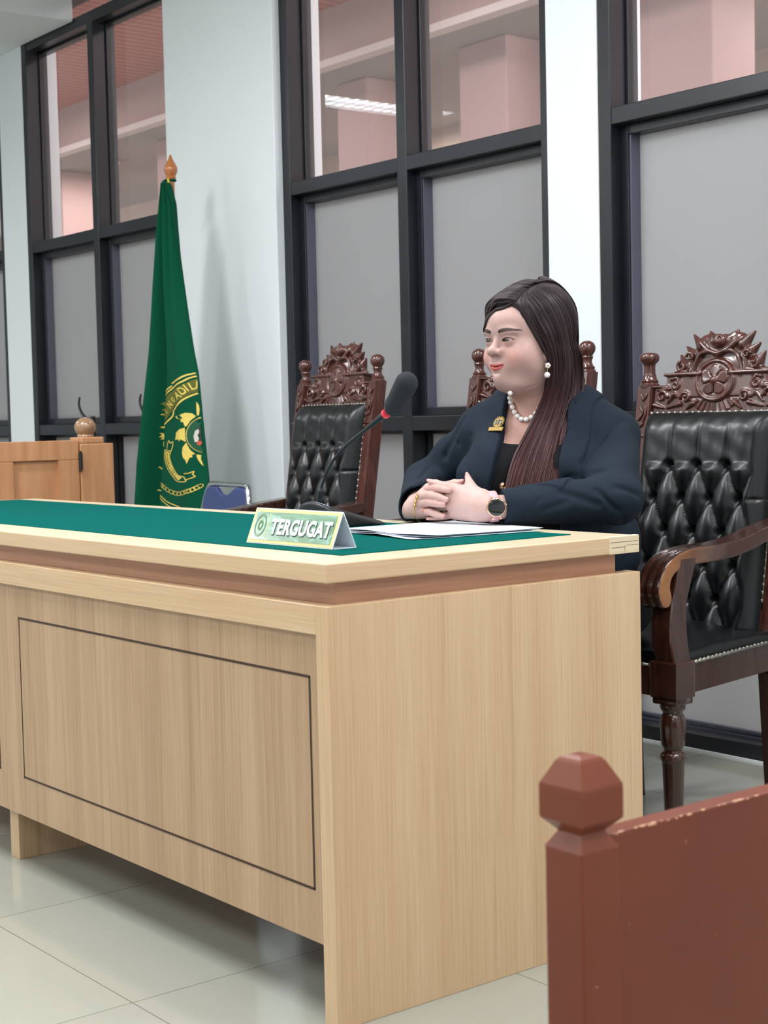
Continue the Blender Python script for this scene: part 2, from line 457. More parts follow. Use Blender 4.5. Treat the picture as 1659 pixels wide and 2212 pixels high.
bm = BM(); box(bm, (-16, 4.6, 3.33), (3, 4.75, 3.75)); struct(obj('trim_4', bm, M_corr))
bm = BM(); box(bm, (-16, 4.52, 3.285), (3, 4.62, 3.335), 0.006); struct(obj('trim_5', bm, M_trimc))
bm = BM(); box(bm, (-16, 4.6, 3.30), (3, 7.5, 3.33)); struct(obj('trim_6', bm, M_grey))
bm = BM(); box(bm, (-16, 6.6, 0), (3, 6.75, 3.30)); struct(obj('wall_corridor', bm, M_corr2))
bm = BM(); box(bm, (-16, 7.45, 0), (5, 7.5, 4)); struct(obj('wall_far', bm, M_white))
bm = BM(); box(bm, (3.0, D2, 0), (3.1, 7.5, 4)); struct(obj('wall_corridor', bm, M_corr2))
M_pink = mat('pinkish_column_plaster', rgb(206, 176, 172), 0.7)
for cx0, cx1 in ((-11.2, -10.7), (-9.0, -8.6), (-6.55, -6.22), (-5.28, -4.85), (-3.95, -3.28), (-1.3, -0.9)):
    bm = BM(); box(bm, (cx0, 4.95, 0), (cx1, 5.3, 3.30), 0.01)
    o = obj('column', bm, M_pink); struct(o)
M_emit = mat('lamp_diffuser', rgb(250, 252, 255), 0.4, emit=(0.93, 0.97, 1.0, 1), es=6.0)
k = 0
lab = {0: 'round recessed downlight glowing under the corridor soffit behind the left window', 1: 'added corridor downlight, unseen behind the wide white pier', 2: 'added corridor downlight behind the middle window', 3: 'added corridor downlight behind the right window'}
for i, dx in enumerate((-10.05, -7.2)):  # second downlight is unseen, added because the corridor needed light
    t = thing('downlight', lab[i], 'ceiling light', (dx, 5.05 if i == 0 else 6.0, 3.29), 0)
    bm = BM(); cyl(bm, (0, 0, -0.012), (0, 0, 0.008), 0.125, n=28); obj('bezel', bm, M_trimc, t, 'auto')
    bm = BM(); cyl(bm, (0, 0, -0.018), (0, 0, -0.0125), 0.105, n=28); obj('diffuser', bm, M_emit, t)
    area('downlight_light', (dx, t.location.y, 3.25), 0.2, 0.2, 16, (1.0, 0.88, 0.78))
# ---------------------------------------------------------------- ceiling fixtures of the room
M_lampmetal = mat('white_lamp_housing', rgb(235, 238, 240), 0.4)
M_louver = mat('mirror_louvre', rgb(200, 205, 210), 0.25, metal=0.9)
M_tube = mat('fluorescent_tube', rgb(255, 255, 255), 0.4, emit=(0.9, 0.96, 1.0, 1), es=9.0)
rows = ['far left', 'second from the left', 'middle', 'second from the right', 'far right']
for i, (lx, ly) in enumerate(lamp_spots):
    if (lx, ly) not in ((-6.1, -0.55),): continue
    t = thing('ceiling_lamp', 'long fluorescent louvre fixture mirrored in the upper pane of the middle window', 'ceiling light', (lx, ly, CEIL_Z))
    bm = BM()
    box(bm, (-0.15, -0.61, -0.012), (0.15, 0.61, -0.001)); 
    box(bm, (-0.16, -0.62, -0.05), (-0.148, 0.62, -0.001)); box(bm, (0.148, -0.62, -0.05), (0.16, 0.62, -0.001))
    box(bm, (-0.148, -0.62, -0.05), (0.148, -0.608, -0.001)); box(bm, (-0.148, 0.608, -0.05), (0.148, 0.62, -0.001))
    obj('housing', bm, M_lampmetal, t)
    for s in (-0.07, 0.07):
        bm = BM(); cyl(bm, (s, -0.58, -0.026), (s, 0.58, -0.026), 0.013, n=12); obj('tube', bm, M_tube, t, True)
    bm = BM()
    for q in range(15): box(bm, (-0.146, -0.56 + q * 0.08, -0.05), (0.146, -0.556 + q * 0.08, -0.036))
    box(bm, (-0.002, -0.606, -0.05), (0.002, 0.606, -0.036)); obj('louvre', bm, M_louver, t)
# ================================================================ DESK
desk = thing('courtroom_desk', 'long light oak counsel desk with green mat inlay and panelled front', 'desk', (0, 0, 0))
XL = -2.635; DD = 0.744
bm = BM(); box(bm, (XL, 0, 0.7475), (0, DD, 0.78), 0.0025); 
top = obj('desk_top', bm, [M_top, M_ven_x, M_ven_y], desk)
for p in top.data.polygons:
    n = p.normal
    if abs(n.y) > 0.7: p.material_index = 1
    elif abs(n.x) > 0.7: p.material_index = 2
bm = BM(); box(bm, (-0.012, 0.663, 0.7472), (0.0012, DD + 0.001, 0.7808), 0.001)
pp = obj('end_patch', bm, M_ply, top); pp['label'] = 'raw pale plywood end of the desk edge'
bm = BM()
box(bm, (0.0008, 0.665, 0.7695), (0.0016, DD - 0.004, 0.7702)); box(bm, (0.0008, 0.668, 0.7595), (0.0016, 0.705, 0.7602)); box(bm, (0.0008, 0.708, 0.7625), (0.0016, DD - 0.002, 0.763))
box(bm, (0.0008, 0.7045, 0.752), (0.0016, 0.7052, 0.762))
obj('crack', bm, M_line, pp)
# green mat
bm = BM(); box(bm, (XL + 0.05, 0.108, 0.7795), (-0.106, 0.668, 0.7818), 0.0008); obj('desk_mat', bm, M_green, desk)['label'] = 'green vinyl mat set into the desk top'
# frieze
bm = BM(); box(bm, (XL + 0.06, 0.030, 0.709), (-0.020, 0.700, 0.7476), 0.001)
fz = obj('frieze', bm, [M_frieze, M_frieze_y], desk)
for p in fz.data.polygons:
    if abs(p.normal.x) > 0.7: p.material_index = 1
# apron, panels
bm = BM(); box(bm, (-2.50, 0.0, 0.660), (-0.036, 0.030, 0.7095), 0.0015); obj('apron', bm, M_ven_x, desk)
bm = BM(); box(bm, (-2.50, 0.012, 0.1305), (-0.036, 0.030, 0.660), 0.0008); front = obj('front_panel', bm, M_ven_front_shaded, desk)
def groove(x0, x1, z0, z1, nm):  # raised dark strips stand in for the groove cut into the panel
    g = BM(); w = 0.0022; y0, y1 = 0.0112, 0.0126
    box(g, (x0 - w, y0, z0 - w), (x1 + w, y1, z0 + w)); box(g, (x0 - w, y0, z1 - w), (x1 + w, y1, z1 + w))
    box(g, (x0 - w * .7, y0, z0), (x0 + w * .7, y1, z1)); box(g, (x1 - w, y0, z0), (x1 + w, y1, z1))
    obj(nm, g, M_line, front)['label'] = 'thin dark strip standing for the rectangular panel groove'
groove(-1.200, -0.074, 0.222, 0.585, 'groove_line'); groove(-2.455, -1.328, 0.222, 0.585, 'groove_line')
bm = BM(); box(bm, (-0.0365, 0.0, 0.0), (0.0, DD + 0.004, 0.7095), 0.0012); obj('side_panel', bm, M_ven_z, desk)
bm = BM(); box(bm, (-2.535, 0.0, 0.0), (-2.50, DD + 0.004, 0.7095), 0.0012); obj('side_panel', bm, M_ven_z, desk)
bm = BM(); box(bm, (-1.363, 0.046, 0.0), (-1.317, 0.70, 0.709), 0.0012); obj('centre_support', bm, M_ven_z, desk)

# ---------------------------------------------------------------- desk name sign
M_acr = glossy_glass('clear_acrylic', (0.97, 0.98, 0.98), 0.04, rgb(220, 225, 225))
M_gold = mat('gold_print', rgb(222, 205, 140), 0.4)
M_sign = mat('green_sign_print', rgb(120, 165, 130), 0.25, coat=0.6)
c_ = ramp(M_sign, noise(M_sign, texco(M_sign, (6, 1, 20)), 2.0, 2, 0.5, 1.2), [(0.3, rgb(78, 122, 82)), (0.5, rgb(98, 142, 110)), (0.62, rgb(136, 180, 160)), (0.75, rgb(96, 140, 104))])
setc(M_sign, 'Base Color', c_)
M_letter = mat('white_letter_print', rgb(214, 220, 222), 0.35)
M_shadow = mat('dark_letter_outline', rgb(46, 72, 62), 0.5)
M_signback = mat('white_card', rgb(225, 232, 240), 0.35)
M_seal = mat('faint_seal_print', rgb(86, 122, 70), 0.4)
def text_mesh(s, size, extrude=0.0004, bold=0.0, font_space=1.0, shear=0.0):
    cu = bpy.data.curves.new('txt', 'FONT'); cu.body = s; cu.size = size; cu.extrude = extrude; cu.offset = bold
    cu.align_x = 'CENTER'; cu.align_y = 'CENTER'; cu.space_character = font_space; cu.shear = shear; cu.resolution_u = 3
    o = bpy.data.objects.new('txt', cu); COL.objects.link(o)
    dg = bpy.context.evaluated_depsgraph_get(); dg.update()
    me = bpy.data.meshes.new_from_object(o.evaluated_get(dg))
    COL.objects.unlink(o); bpy.data.objects.remove(o); bpy.data.curves.remove(cu)
    return me
SH = 0.080; SL = 0.272; SW = 0.055     # slanted face height, length, footprint depth
sign = thing('name_sign', 'tent-shaped green and gold desk sign reading TERGUGAT, near the corner of the desk', 'name sign', (-0.333, 0.181, 0.7822), math.radians(1.0))
ht = 0.066
tilt = math.atan2(SW / 2, ht)
def sign_face(side):
    s = -1 if side == 0 else 1
    R = Matrix.Rotation(-s * -tilt, 4, 'X')
    bm = BM(); L = math.hypot(ht, SW / 2)
    box(bm, (-SL / 2, -0.001, 0), (SL / 2, 0.001, L), 0.0004)
    bmesh.ops.transform(bm, matrix=Matrix.Translation((0, s * SW / 2, 0)) @ Matrix.Rotation(s * tilt, 4, 'X'), verts=bm.verts)
    return bm
A0 = obj('acrylic_leaf', sign_face(0), M_signback, sign); A1 = obj('acrylic_leaf', sign_face(1), M_signback, sign)
bm = BM(); box(bm, (-SL / 2, -SW / 2 + 0.004, 0.0), (SL / 2, SW / 2, 0.0012)); obj('base_leaf', bm, M_signback, sign)
FL = math.hypot(ht, SW / 2)
MF = Matrix.Translation((0, -SW / 2, 0)) @ Matrix.Rotation(-tilt, 4, 'X')     # face plane: local x, z up the slope, -y outwards
def on_face(bm): bmesh.ops.transform(bm, matrix=MF, verts=bm.verts); return bm
bm = BM(); box(bm, (-SL / 2 + 0.002, -0.0016, 0.002), (SL / 2 - 0.002, -0.0011, FL - 0.002)); obj('sign_border', on_face(bm), M_gold, sign)
bm = BM(); box(bm, (-SL / 2 + 0.009, -0.0021, 0.008), (SL / 2 - 0.009, -0.0016, FL - 0.008)); face = obj('sign_print', on_face(bm), M_sign, sign)
bm = BM(); box(bm, (-SL / 2 + 0.055, -0.0024, 0.008), (-SL / 2 + 0.0565, -0.0021, FL - 0.008)); obj('divider_line', on_face(bm), M_gold, face)
bm = BM()
for rr, w in ((0.019, 0.0008), (0.0165, 0.0005), (0.0085, 0.0006)):
    n = 40; c = (-SL / 2 + 0.032, 0.036)
    for k in range(n):
        a0, a1 = 2 * PI * k / n, 2 * PI * (k + 1) / n
        vs = [bm.verts.new((c[0] + math.cos(a) * q * 0.9, -0.0024, c[1] + math.sin(a) * q * 1.15)) for a, q in ((a0, rr - w), (a1, rr - w), (a1, rr + w), (a0, rr + w))]
        bm.faces.new(vs)
for k in range(8):
    a = 2 * PI * k / 8; ball(bm, (-SL / 2 + 0.032 + math.cos(a) * 0.0055, -0.0022, 0.036 + math.sin(a) * 0.0068), 0.0026, 8, 6, (1, 0.1, 1))
obj('seal', on_face(bm), M_seal, face)
for nm, dx, dz, dy, mt in (('lettering_shadow', 0.0012, -0.0012, -0.0024, M_shadow), ('lettering', 0, 0, -0.0029, M_letter)):
    me = text_mesh('TERGUGAT', 0.0410, 0.0002, 0.0016 if nm == 'lettering' else 0.0024, 1.04, 0.0)
    bm = BM(); bm.from_mesh(me)
    bmesh.ops.transform(bm, matrix=Matrix.Translation((0.026 + dx, dy, FL * 0.47 + dz)) @ Matrix.Rotation(PI / 2, 4, 'X') @ Matrix.Diagonal((0.86, 1, 1, 1)), verts=bm.verts)
    obj(nm, on_face(bm), mt, face)
# clear film over the print
# ---------------------------------------------------------------- papers
M_paper = mat('white_paper', rgb(226, 232, 242), 0.6)
M_ink = mat('grey_ink', rgb(120, 122, 130), 0.7)
def sheet(name, c, w, l, rz, z0, wav, parent, seed):
    r = np.random.default_rng(seed); nx, ny = 26, 26
    u, v = np.meshgrid(np.linspace(-.5, .5, nx), np.linspace(-.5, .5, ny), indexing='ij')
    zz = z0 + wav * (0.5 + 0.5 * np.sin(u * 5 + seed) * np.cos(v * 4 + seed * 2)) + 0.007 * np.clip(-v * 2.0 - 0.75, 0, 1) * (0.6 + 0.4 * np.sin(u * 9 + seed)) * 2
    x = u * w; y = v * l
    X = c[0] + x * math.cos(rz) - y * math.sin(rz); Y = c[1] + x * math.sin(rz) + y * math.cos(rz)
    V = np.stack([X, Y, zz], -1).reshape(-1, 3); I = np.arange(nx * ny).reshape(nx, ny)
    Q = np.stack([I[:-1, :-1], I[1:, :-1], I[1:, 1:], I[:-1, 1:]], -1).reshape(-1, 4)
    n = len(V); V2 = np.vstack([V, V - (0, 0, 0.0006)]); Q2 = np.vstack([Q, Q[:, ::-1] + n])
    e = []
    for ring in (I[0, :], I[-1, ::-1], I[::-1, 0], I[:, -1]):
        e.append(np.stack([ring[:-1], ring[1:], ring[1:] + n, ring[:-1] + n], 1))
    me = npmesh(name, V2, np.vstack([Q2] + e))
    return me

specs = [((-0.383, 0.553), 0.318, 0.30, math.radians(-8.0), 0.7830, 0.0008, 'lowest sheet of the white court papers on the green mat'),
         ((-0.388, 0.560), 0.312, 0.295, math.radians(-3.0), 0.7852, 0.0012, 'white sheet in the middle of the court papers, between two others'),
         ((-0.380, 0.562), 0.312, 0.295, math.radians(-5.5), 0.7878, 0.0016, 'printed sheet on top of the white court papers under the clasped hands')]
for i, (c, w, l, rz, z0, wav, lb) in enumerate(specs):
    me = sheet('paper_sheet', c, w, l, rz, z0, wav, None, i + 1)
    o = obj('paper_sheet', me, M_paper); tag(o, lb, 'paper', 'court papers on the desk')
    if i == 2:
        bm = BM(); r = random.Random(3)
        for k in range(9):
            v = -0.36 + k * 0.045
            u = -0.42
            while u < 0.0:
                du = r.uniform(0.01, 0.05)
                if r.random() < 0.8:
                    cc = []
                    for uu, vv in ((u, v), (u + du, v), (u + du, v + 0.006), (u, v + 0.006)):
                        x = uu * w; y = vv * l
                        z = z0 + wav * (0.5 + 0.5 * math.sin(uu * 5 + 3) * math.cos(vv * 4 + 6)) + 0.007 * min(max(-vv * 2 - 0.75, 0), 1) * (0.6 + 0.4 * math.sin(uu * 9 + 3)) * 2
                        cc.append(bm.verts.new((c[0] + x * math.cos(rz) - y * math.sin(rz), c[1] + x * math.sin(rz) + y * math.cos(rz), z + 0.0004)))
                    bm.faces.new(cc)
                u += du + 0.008
        obj('printed_lines', bm, M_ink, o)
# ---------------------------------------------------------------- conference microphone
M_blk = mat('black_plastic', rgb(24, 25, 28), 0.38); M_blk2 = mat('satin_black_metal', rgb(48, 52, 58), 0.32, metal=0.3)
M_red = mat('red_ring', rgb(205, 60, 72), 0.35, emit=rgb(205, 50, 60), es=0.25)
M_foam = mat('black_foam', rgb(34, 39, 44), 0.95)
bump(M_foam, noise(M_foam, texco(M_foam), 500, 3), 0.6, 0.002)
M_lcd = mat('pale_button', rgb(190, 200, 175), 0.4)
mic = thing('gooseneck_microphone', 'black gooseneck conference microphone with foam windscreen and red ring', 'microphone', (-0.697, 0.555, 0.7822), 0.0)
def f_mic(P):
    q = P.copy()
    # wedge: thick at the back rim (-y), sloping down towards the speaker
    d = s_box(q, (0, 0.0, 0.010), (0.062, 0.088, 0.048), 0.010)
    n = np.array([0, 0.282, 1.0]); n /= np.linalg.norm(n)
    d = smax(d, (q - np.array([0, 0.0, 0.032])) @ n + 3.5 * q[:, 0] ** 2, 0.004)
    arc = np.sqrt((q[:, 0]) ** 2 * 0.7 + (q[:, 1] - 0.12) ** 2) - 0.206
    d = smax(d, arc, 0.006)
    return smax(d, -(q[:, 2]), 0.001)
V, Q = surfnet(f_mic, (-0.08, -0.11, -0.01), (0.08, 0.11, 0.075), 0.0028)
obj('base', npmesh('base', V, Q), M_blk, mic)
bm = BM(); tube(bm, [(x, 0.12 - math.sqrt(0.200 ** 2 - 0.7 * x * x), 0.0550 - 3.6 * x * x) for x in np.linspace(-0.055, 0.055, 15)], 0.0013, 6); obj('rim_trim', bm, M_gasket, mic, True)
bm = BM(); box(bm, (-0.048, -0.088, 0.026), (-0.036, -0.080, 0.037), 0.001); obj('button', bm, M_lcd, mic)
bm = BM(); box(bm, (0.012, -0.089, 0.030), (0.028, -0.083, 0.036), 0.001); obj('button', bm, M_lampmetal, mic)
neck = catmull([(-0.018, -0.055, 0.040), (-0.012, -0.055, 0.060), (-0.001, -0.055, 0.089), (0.018, -0.055, 0.118), (0.043, -0.055, 0.145), (0.070, -0.055, 0.164), (0.110, -0.055, 0.187), (0.170, -0.055, 0.215), (0.228, -0.055, 0.242)], 10)
n_ = len(neck)
rr = [0.0060 if i < 18 else (0.0030 if i < 48 else 0.0038) for i in range(n_)]
for i in range(n_ - 12, n_): rr[i] = 0.0042 + 0.0042 * (i - (n_ - 12)) / 11.0
bm = BM(); tube(bm, neck, rr, 14); obj('gooseneck', bm, M_blk2, mic, True)
d_ = Vector(neck[-1]) - Vector(neck[-4]); d_.normalize(); e_ = Vector(neck[-1])
bm = BM(); cyl(bm, e_ - d_ * 0.002, e_ + d_ * 0.006, 0.0098, n=24); obj('light_ring', bm, M_red, mic, 'auto')
def f_foam(P):
    a = np.array(e_ + d_ * 0.019); b = np.array(e_ + d_ * 0.034 + Vector((0, 0, 0.002))); c = np.array(e_ + d_ * 0.078 + Vector((0, 0, 0.028)))
    return smin(s_cap(P, a, b, 0.0095, 0.0175), s_cap(P, b, c, 0.0205, 0.0235), 0.01)
e3 = np.array(e_)
V, Q = surfnet(f_foam, e3 - (0.03, 0.04, 0.03), e3 + (0.135, 0.045, 0.105), 0.0022)
obj('foam_windscreen', npmesh('foam', V, Q), M_foam, mic)
# ================================================================ CARVED ARMCHAIRS
def stain(name, c0, c1, c2, rough=0.22, coat=0.5):
    m = mat(name, rough=rough, coat=coat)
    n = noise(m, texco(m, (14, 14, 1.6)), 6, 4, 0.6, 0.4)
    setc(m, 'Base Color', ramp(m, n, [(0.3, c0), (0.55, c1), (0.75, c2)]))
    return m
M_mah = stain('dark_mahogany', rgb(44, 22, 16), rgb(62, 33, 24), rgb(80, 46, 32))
M_mahr = stain('red_mahogany', rgb(58, 29, 23), rgb(82, 44, 37), rgb(99, 58, 48))
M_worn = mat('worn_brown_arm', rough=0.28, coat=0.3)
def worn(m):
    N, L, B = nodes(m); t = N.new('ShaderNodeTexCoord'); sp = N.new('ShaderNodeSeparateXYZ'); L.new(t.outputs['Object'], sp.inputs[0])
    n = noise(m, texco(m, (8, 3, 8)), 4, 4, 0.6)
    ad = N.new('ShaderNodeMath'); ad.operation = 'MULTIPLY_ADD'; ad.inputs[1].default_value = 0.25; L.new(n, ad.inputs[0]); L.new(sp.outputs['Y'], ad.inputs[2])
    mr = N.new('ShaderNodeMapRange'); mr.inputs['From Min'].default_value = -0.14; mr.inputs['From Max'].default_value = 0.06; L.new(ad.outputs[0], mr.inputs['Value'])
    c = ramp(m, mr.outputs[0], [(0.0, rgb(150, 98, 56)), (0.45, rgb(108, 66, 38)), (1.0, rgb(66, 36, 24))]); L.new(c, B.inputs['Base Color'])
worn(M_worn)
M_leather = mat('black_leather', rgb(11, 14, 17), 0.34, spec=0.45, coat=0.05)
bump(M_leather, noise(M_leather, texco(M_leather), 260, 4, 0.6), 0.12, 0.0012)
M_nail = mat('antique_nailheads', rgb(150, 148, 140), 0.35, metal=0.8)
POST_Y0, POST_Y1, Z_TOP = 0.22, 0.33, 1.10       # back posts lean backwards

def post_y(z): return POST_Y0 + (POST_Y1 - POST_Y0) * max(0, min(1.15, (z - 0.42) / (Z_TOP - 0.42)))

def crest_mesh(wide):
    """carved crest in its own plane: x across, z up from the leather edge, y depth"""
    hw = 0.188
    pts_leafs = []
    def f(P):
        Q = P.copy(); ax = np.abs(P[:, 0]); Q[:, 0] = ax
        z = P[:, 2]
        # stepped plate
        d = s_box(Q, (0, 0, 0.030), (hw, 0.013, 0.036), 0.003)
        d = np.minimum(d, s_box(Q, (0, 0, 0.068), (0.148, 0.016, 0.032), 0.003))
        d = np.minimum(d, s_box(Q, (0.075, -0.003, 0.0965), (0.078, 0.020, 0.0045), 0.002))
        d = np.minimum(d, s_box(Q, (0.165, -0.002, 0.0665), (0.026, 0.017, 0.0035), 0.002))
        d = smin(d, s_ell(Q, (0, 0, 0.108), (0.122, 0.015, 0.058)), 0.004)
        d = smin(d, s_ell(Q, (0.0, 0.0, 0.165), (0.078, 0.014, 0.036)), 0.006)
        d = smin(d, s_ell(Q, (0.040, 0.002, 0.186), (0.030, 0.012, 0.018)), 0.004)
        # ragged leaf tips along the silhouette
        for a, b, r in (((0.108, 0, 0.104), (0.137, 0, 0.106), 0.013), ((0.104, 0, 0.122), (0.122, 0, 0.150), 0.016), ((0.080, 0, 0.150), (0.106, 0, 0.172), 0.015),
                        ((0.060, 0, 0.170), (0.088, 0, 0.202), 0.015), ((0.020, 0, 0.182), (0.040, 0, 0.208), 0.015)):
            d = smin(d, s_cap(Q, a, b, r, 0.0035), 0.005)
        # relief
        q = Q.copy(); q[:, 1] += 0.016
        # oval ring round the rosette
        rx, rz = 0.052, 0.050
        e = np.sqrt((q[:, 0] / rx) ** 2 + ((q[:, 2] - 0.078) / rz) ** 2)
        ring = np.sqrt(((e - 1) * 0.050) ** 2 + q[:, 1] ** 2) - 0.0055
        dish = s_ell(q, (0, 0.0, 0.078), (0.047, 0.006, 0.045))
        d = smin(d, s_ell(q, (0, 0.006, 0.078), (0.058, 0.012, 0.058)), 0.004)
        d = smax(d, -s_ell(q, (0, -0.010, 0.078), (0.046, 0.012, 0.044)), 0.003)
        d = smin(d, ring, 0.002)
        th = np.arctan2(P[:, 2] - 0.078, P[:, 0]); rad = np.hypot(P[:, 0], P[:, 2] - 0.078)
        pet = rad - 0.020 - 0.020 * np.abs(np.cos(2.5 * (th - PI / 2))) ** 0.45
        pt = np.maximum(pet, np.abs(q[:, 1] - 0.000 - 0.10 * (rad - 0.02)) - 0.0062)
        pt = smax(pt, -(np.abs(np.cos(2.5 * (th - PI / 2))) * rad - 0.0026), 0.002)
        d = smin(d, pt, 0.0015)
        d = smin(d, s_ell(q, (0, -0.002, 0.078), (0.012, 0.009, 0.012)), 0.001)
        # arched strap over the oval, crossing ends
        strap = [(0.000, 0.0, 0.140), (0.022, -0.002, 0.152), (0.050, 0, 0.148), (0.066, 0.002, 0.120), (0.072, 0.004, 0.090)]
        d = smin(d, s_path(q, catmull(strap, 4), 0.0052), 0.002)
        strap = [(0.052, 0.0, 0.176), (0.030, -0.002, 0.158), (0.0, -0.003, 0.146)]
        d = smin(d, s_path(q, catmull(strap, 4), 0.0052), 0.002)
        # crown boss
        d = smin(d, s_ell(q, (0.0, 0.0, 0.180), (0.022, 0.013, 0.018)), 0.003)
        d = smax(d, -s_ell(q, (0.009, -0.012, 0.184), (0.005, 0.006, 0.007)), 0.002)
        # scrolls and leaves on the shoulders
        def spiral(cx, cz, r0, turns, sgn, w0, w1, start=0.0):
            n = int(10 * turns) + 2
            a = np.linspace(0, 2 * PI * turns, n); rr = r0 * (1 - 0.8 * a / a[-1])
            pts = [(cx + rr[i] * math.cos(start + sgn * a[i]), 0.0, cz + rr[i] * math.sin(start + sgn * a[i])) for i in range(n)]
            return s_path(q, pts, list(np.linspace(w0, w1, n)))
        for s in (spiral(0.086, 0.036, 0.016, 1.2, 1, 0.0045, 0.003, 0), spiral(0.158, 0.040, 0.017, 1.1, -1, 0.0045, 0.003, PI), spiral(0.118, 0.070, 0.014, 1.2, 1, 0.004, 0.003, 2),
                  spiral(0.105, 0.118, 0.014, 1.1, -1, 0.0045, 0.003, 1.0), spiral(0.082, 0.142, 0.012, 1.1, 1, 0.004, 0.003, 0.2)):
            d = smin(d, s, 0.0015)
        for a, b, r1, r2 in (((0.100, 0, 0.020), (0.140, 0, 0.010), 0.006, 0.002), ((0.120, 0, 0.045), (0.140, 0.0, 0.022), 0.006, 0.002), ((0.178, 0, 0.018), (0.150, 0, 0.010), 0.006, 0.002),
                             ((0.135, 0, 0.060), (0.175, 0, 0.058), 0.005, 0.002), ((0.062, 0, 0.020), (0.080, 0, 0.006), 0.006, 0.002), ((0.130, 0, 0.085), (0.105, 0, 0.090), 0.005, 0.002),
                             ((0.088, 0, 0.105), (0.120, 0, 0.098), 0.005, 0.002)):
            d = smin(d, s_cap(q, a, b, r1, r2), 0.002)
        # fluted shell under the oval
        th2 = np.arctan2(P[:, 2] - 0.078, P[:, 0])
        fl = np.maximum(np.abs(rad - 0.072) - 0.014, np.abs(q[:, 1] - 0.0035) - (0.003 + 0.0022 * np.sin(th2 * 34)))
        fl = np.maximum(fl, (P[:, 2] - 0.030)); fl = np.maximum(fl, -(P[:, 2] + 0.004))
        d = smin(d, fl, 0.0015)
        return np.maximum(d, -(P[:, 2] + 0.006))
    V, Q = surfnet(f, (-0.205, -0.045, -0.012), (0.205, 0.03, 0.222), 0.0020)
    return V, Q
CREST_V, CREST_Q = crest_mesh(True)

def tufted_mesh(w, z0, z1):
    """buttoned leather back pad"""
    nx, nz = 110, 190
    u, v = np.meshgrid(np.linspace(-1, 1, nx), np.linspace(0, 1, nz), indexing='ij')
    X = u * w / 2; Z = z0 + v * (z1 - z0)
    edge = np.clip((1 - np.abs(u)) / 0.22, 0, 1); et = np.clip((1 - v) / 0.10, 0, 1); eb = np.clip(v / 0.05, 0, 1)
    base = 0.050 * np.sqrt(1 - (1 - edge) ** 2) * np.sqrt(1 - (1 - et) ** 2) * np.sqrt(np.clip(1 - (1 - eb) ** 2, 0, 1))
    a, b = 0.088, 0.082
    zt = z1 - 0.135                                   # first row of buttons
    p = (X / a + (zt - Z) / (2 * b)); q = (X / a - (zt - Z) / (2 * b))
    dp = np.abs(p - np.round(p)); dq = np.abs(q - np.round(q))
    below = np.clip((zt + 0.01 - Z) / 0.02, 0, 1)
    crease = np.exp(-(dp / 0.075) ** 2) + np.exp(-(dq / 0.075) ** 2)
    pil = (np.sin(np.pi * np.clip(dp, 0, .5)) * np.sin(np.pi * np.clip(dq, 0, .5))) ** 0.55
    bd = np.zeros_like(X)
    for r in range(0, 7):
        for c in range(-3, 4):
            bx = (c + (0.5 if r % 2 else 0)) * a; bz = zt - r * b
            if abs(bx) < w / 2 * 0.86 and bz > z0 + 0.03:
                bd += np.exp(-((X - bx) ** 2 + (Z - bz) ** 2) / 0.011 ** 2)
    inner = np.clip((0.86 - np.abs(u)) / 0.14, 0, 1)
    pleat = np.exp(-((X / a - np.round(X / a)) / 0.06) ** 2) * np.clip((Z - zt) / 0.02, 0, 1) * np.clip((z1 - 0.02 - Z) / 0.06, 0, 1)
    H = base + inner * below * (0.022 * pil - 0.010) - 0.020 * bd * inner - 0.0035 * pleat * inner
    H += 0.0012 * np.sin(X * 90 + Z * 40) * np.sin(Z * 70 - X * 30) * inner
    sidep = np.exp(-(((Z - (zt - b)) / 0.004) ** 2)) * np.clip((np.abs(u) - 0.78) / 0.1, 0, 1) * 0.006
    H -= sidep
    Y = -H
    V = np.stack([X, Y, Z], -1).reshape(-1, 3)
    I = np.arange(nx * nz).reshape(nx, nz)
    Q = np.stack([I[:-1, :-1], I[1:, :-1], I[1:, 1:], I[:-1, 1:]], -1).reshape(-1, 4)
    return V, Q
FIN_A = [(0.0001, -0.004), (0.026, -0.004), (0.026, 0.004), (0.022, 0.008), (0.0235, 0.013), (0.0195, 0.018), (0.0155, 0.034), (0.0150, 0.052), (0.0165, 0.058), (0.021, 0.062), (0.0255, 0.068), (0.0265, 0.076), (0.024, 0.083), (0.018, 0.087), (0.0001, 0.089)]
FIN_B = [(0.0001, -0.004), (0.024, -0.004), (0.024, 0.003), (0.020, 0.008), (0.021, 0.013), (0.015, 0.020), (0.0125, 0.030), (0.0150, 0.038), (0.0165, 0.041), (0.0145, 0.045), (0.0165, 0.049), (0.0215, 0.056), (0.0235, 0.064), (0.0225, 0.073), (0.018, 0.080), (0.010, 0.085), (0.0001, 0.087)]
LEG = [(0.0001, 0.0), (0.0150, 0.0), (0.0162, 0.004), (0.0245, 0.243), (0.0255, 0.248), (0.0285, 0.253), (0.0290, 0.260), (0.0265, 0.266), (0.0215, 0.269), (0.0200, 0.274), (0.0225, 0.279), (0.0262, 0.287), (0.0272, 0.300),
       (0.0285, 0.325), (0.0282, 0.338), (0.0250, 0.350), (0.0212, 0.3555), (0.0225, 0.359), (0.0270, 0.364), (0.0285, 0.371), (0.0275, 0.380), (0.0001, 0.382)]

def arm_path(s):
    # s = +1 / -1 side; from back post forward, then curling down
    xb, xf = 0.225, 0.262
    return [(s * xb, 0.245, 0.735), (s * 0.236, 0.15, 0.722), (s * 0.248, 0.05, 0.705), (s * 0.258, -0.05, 0.697), (s * 0.262, -0.14, 0.696), (s * 0.262, -0.205, 0.690), (s * 0.262, -0.250, 0.668), (s * 0.262, -0.268, 0.632), (s * 0.262, -0.262, 0.608)]

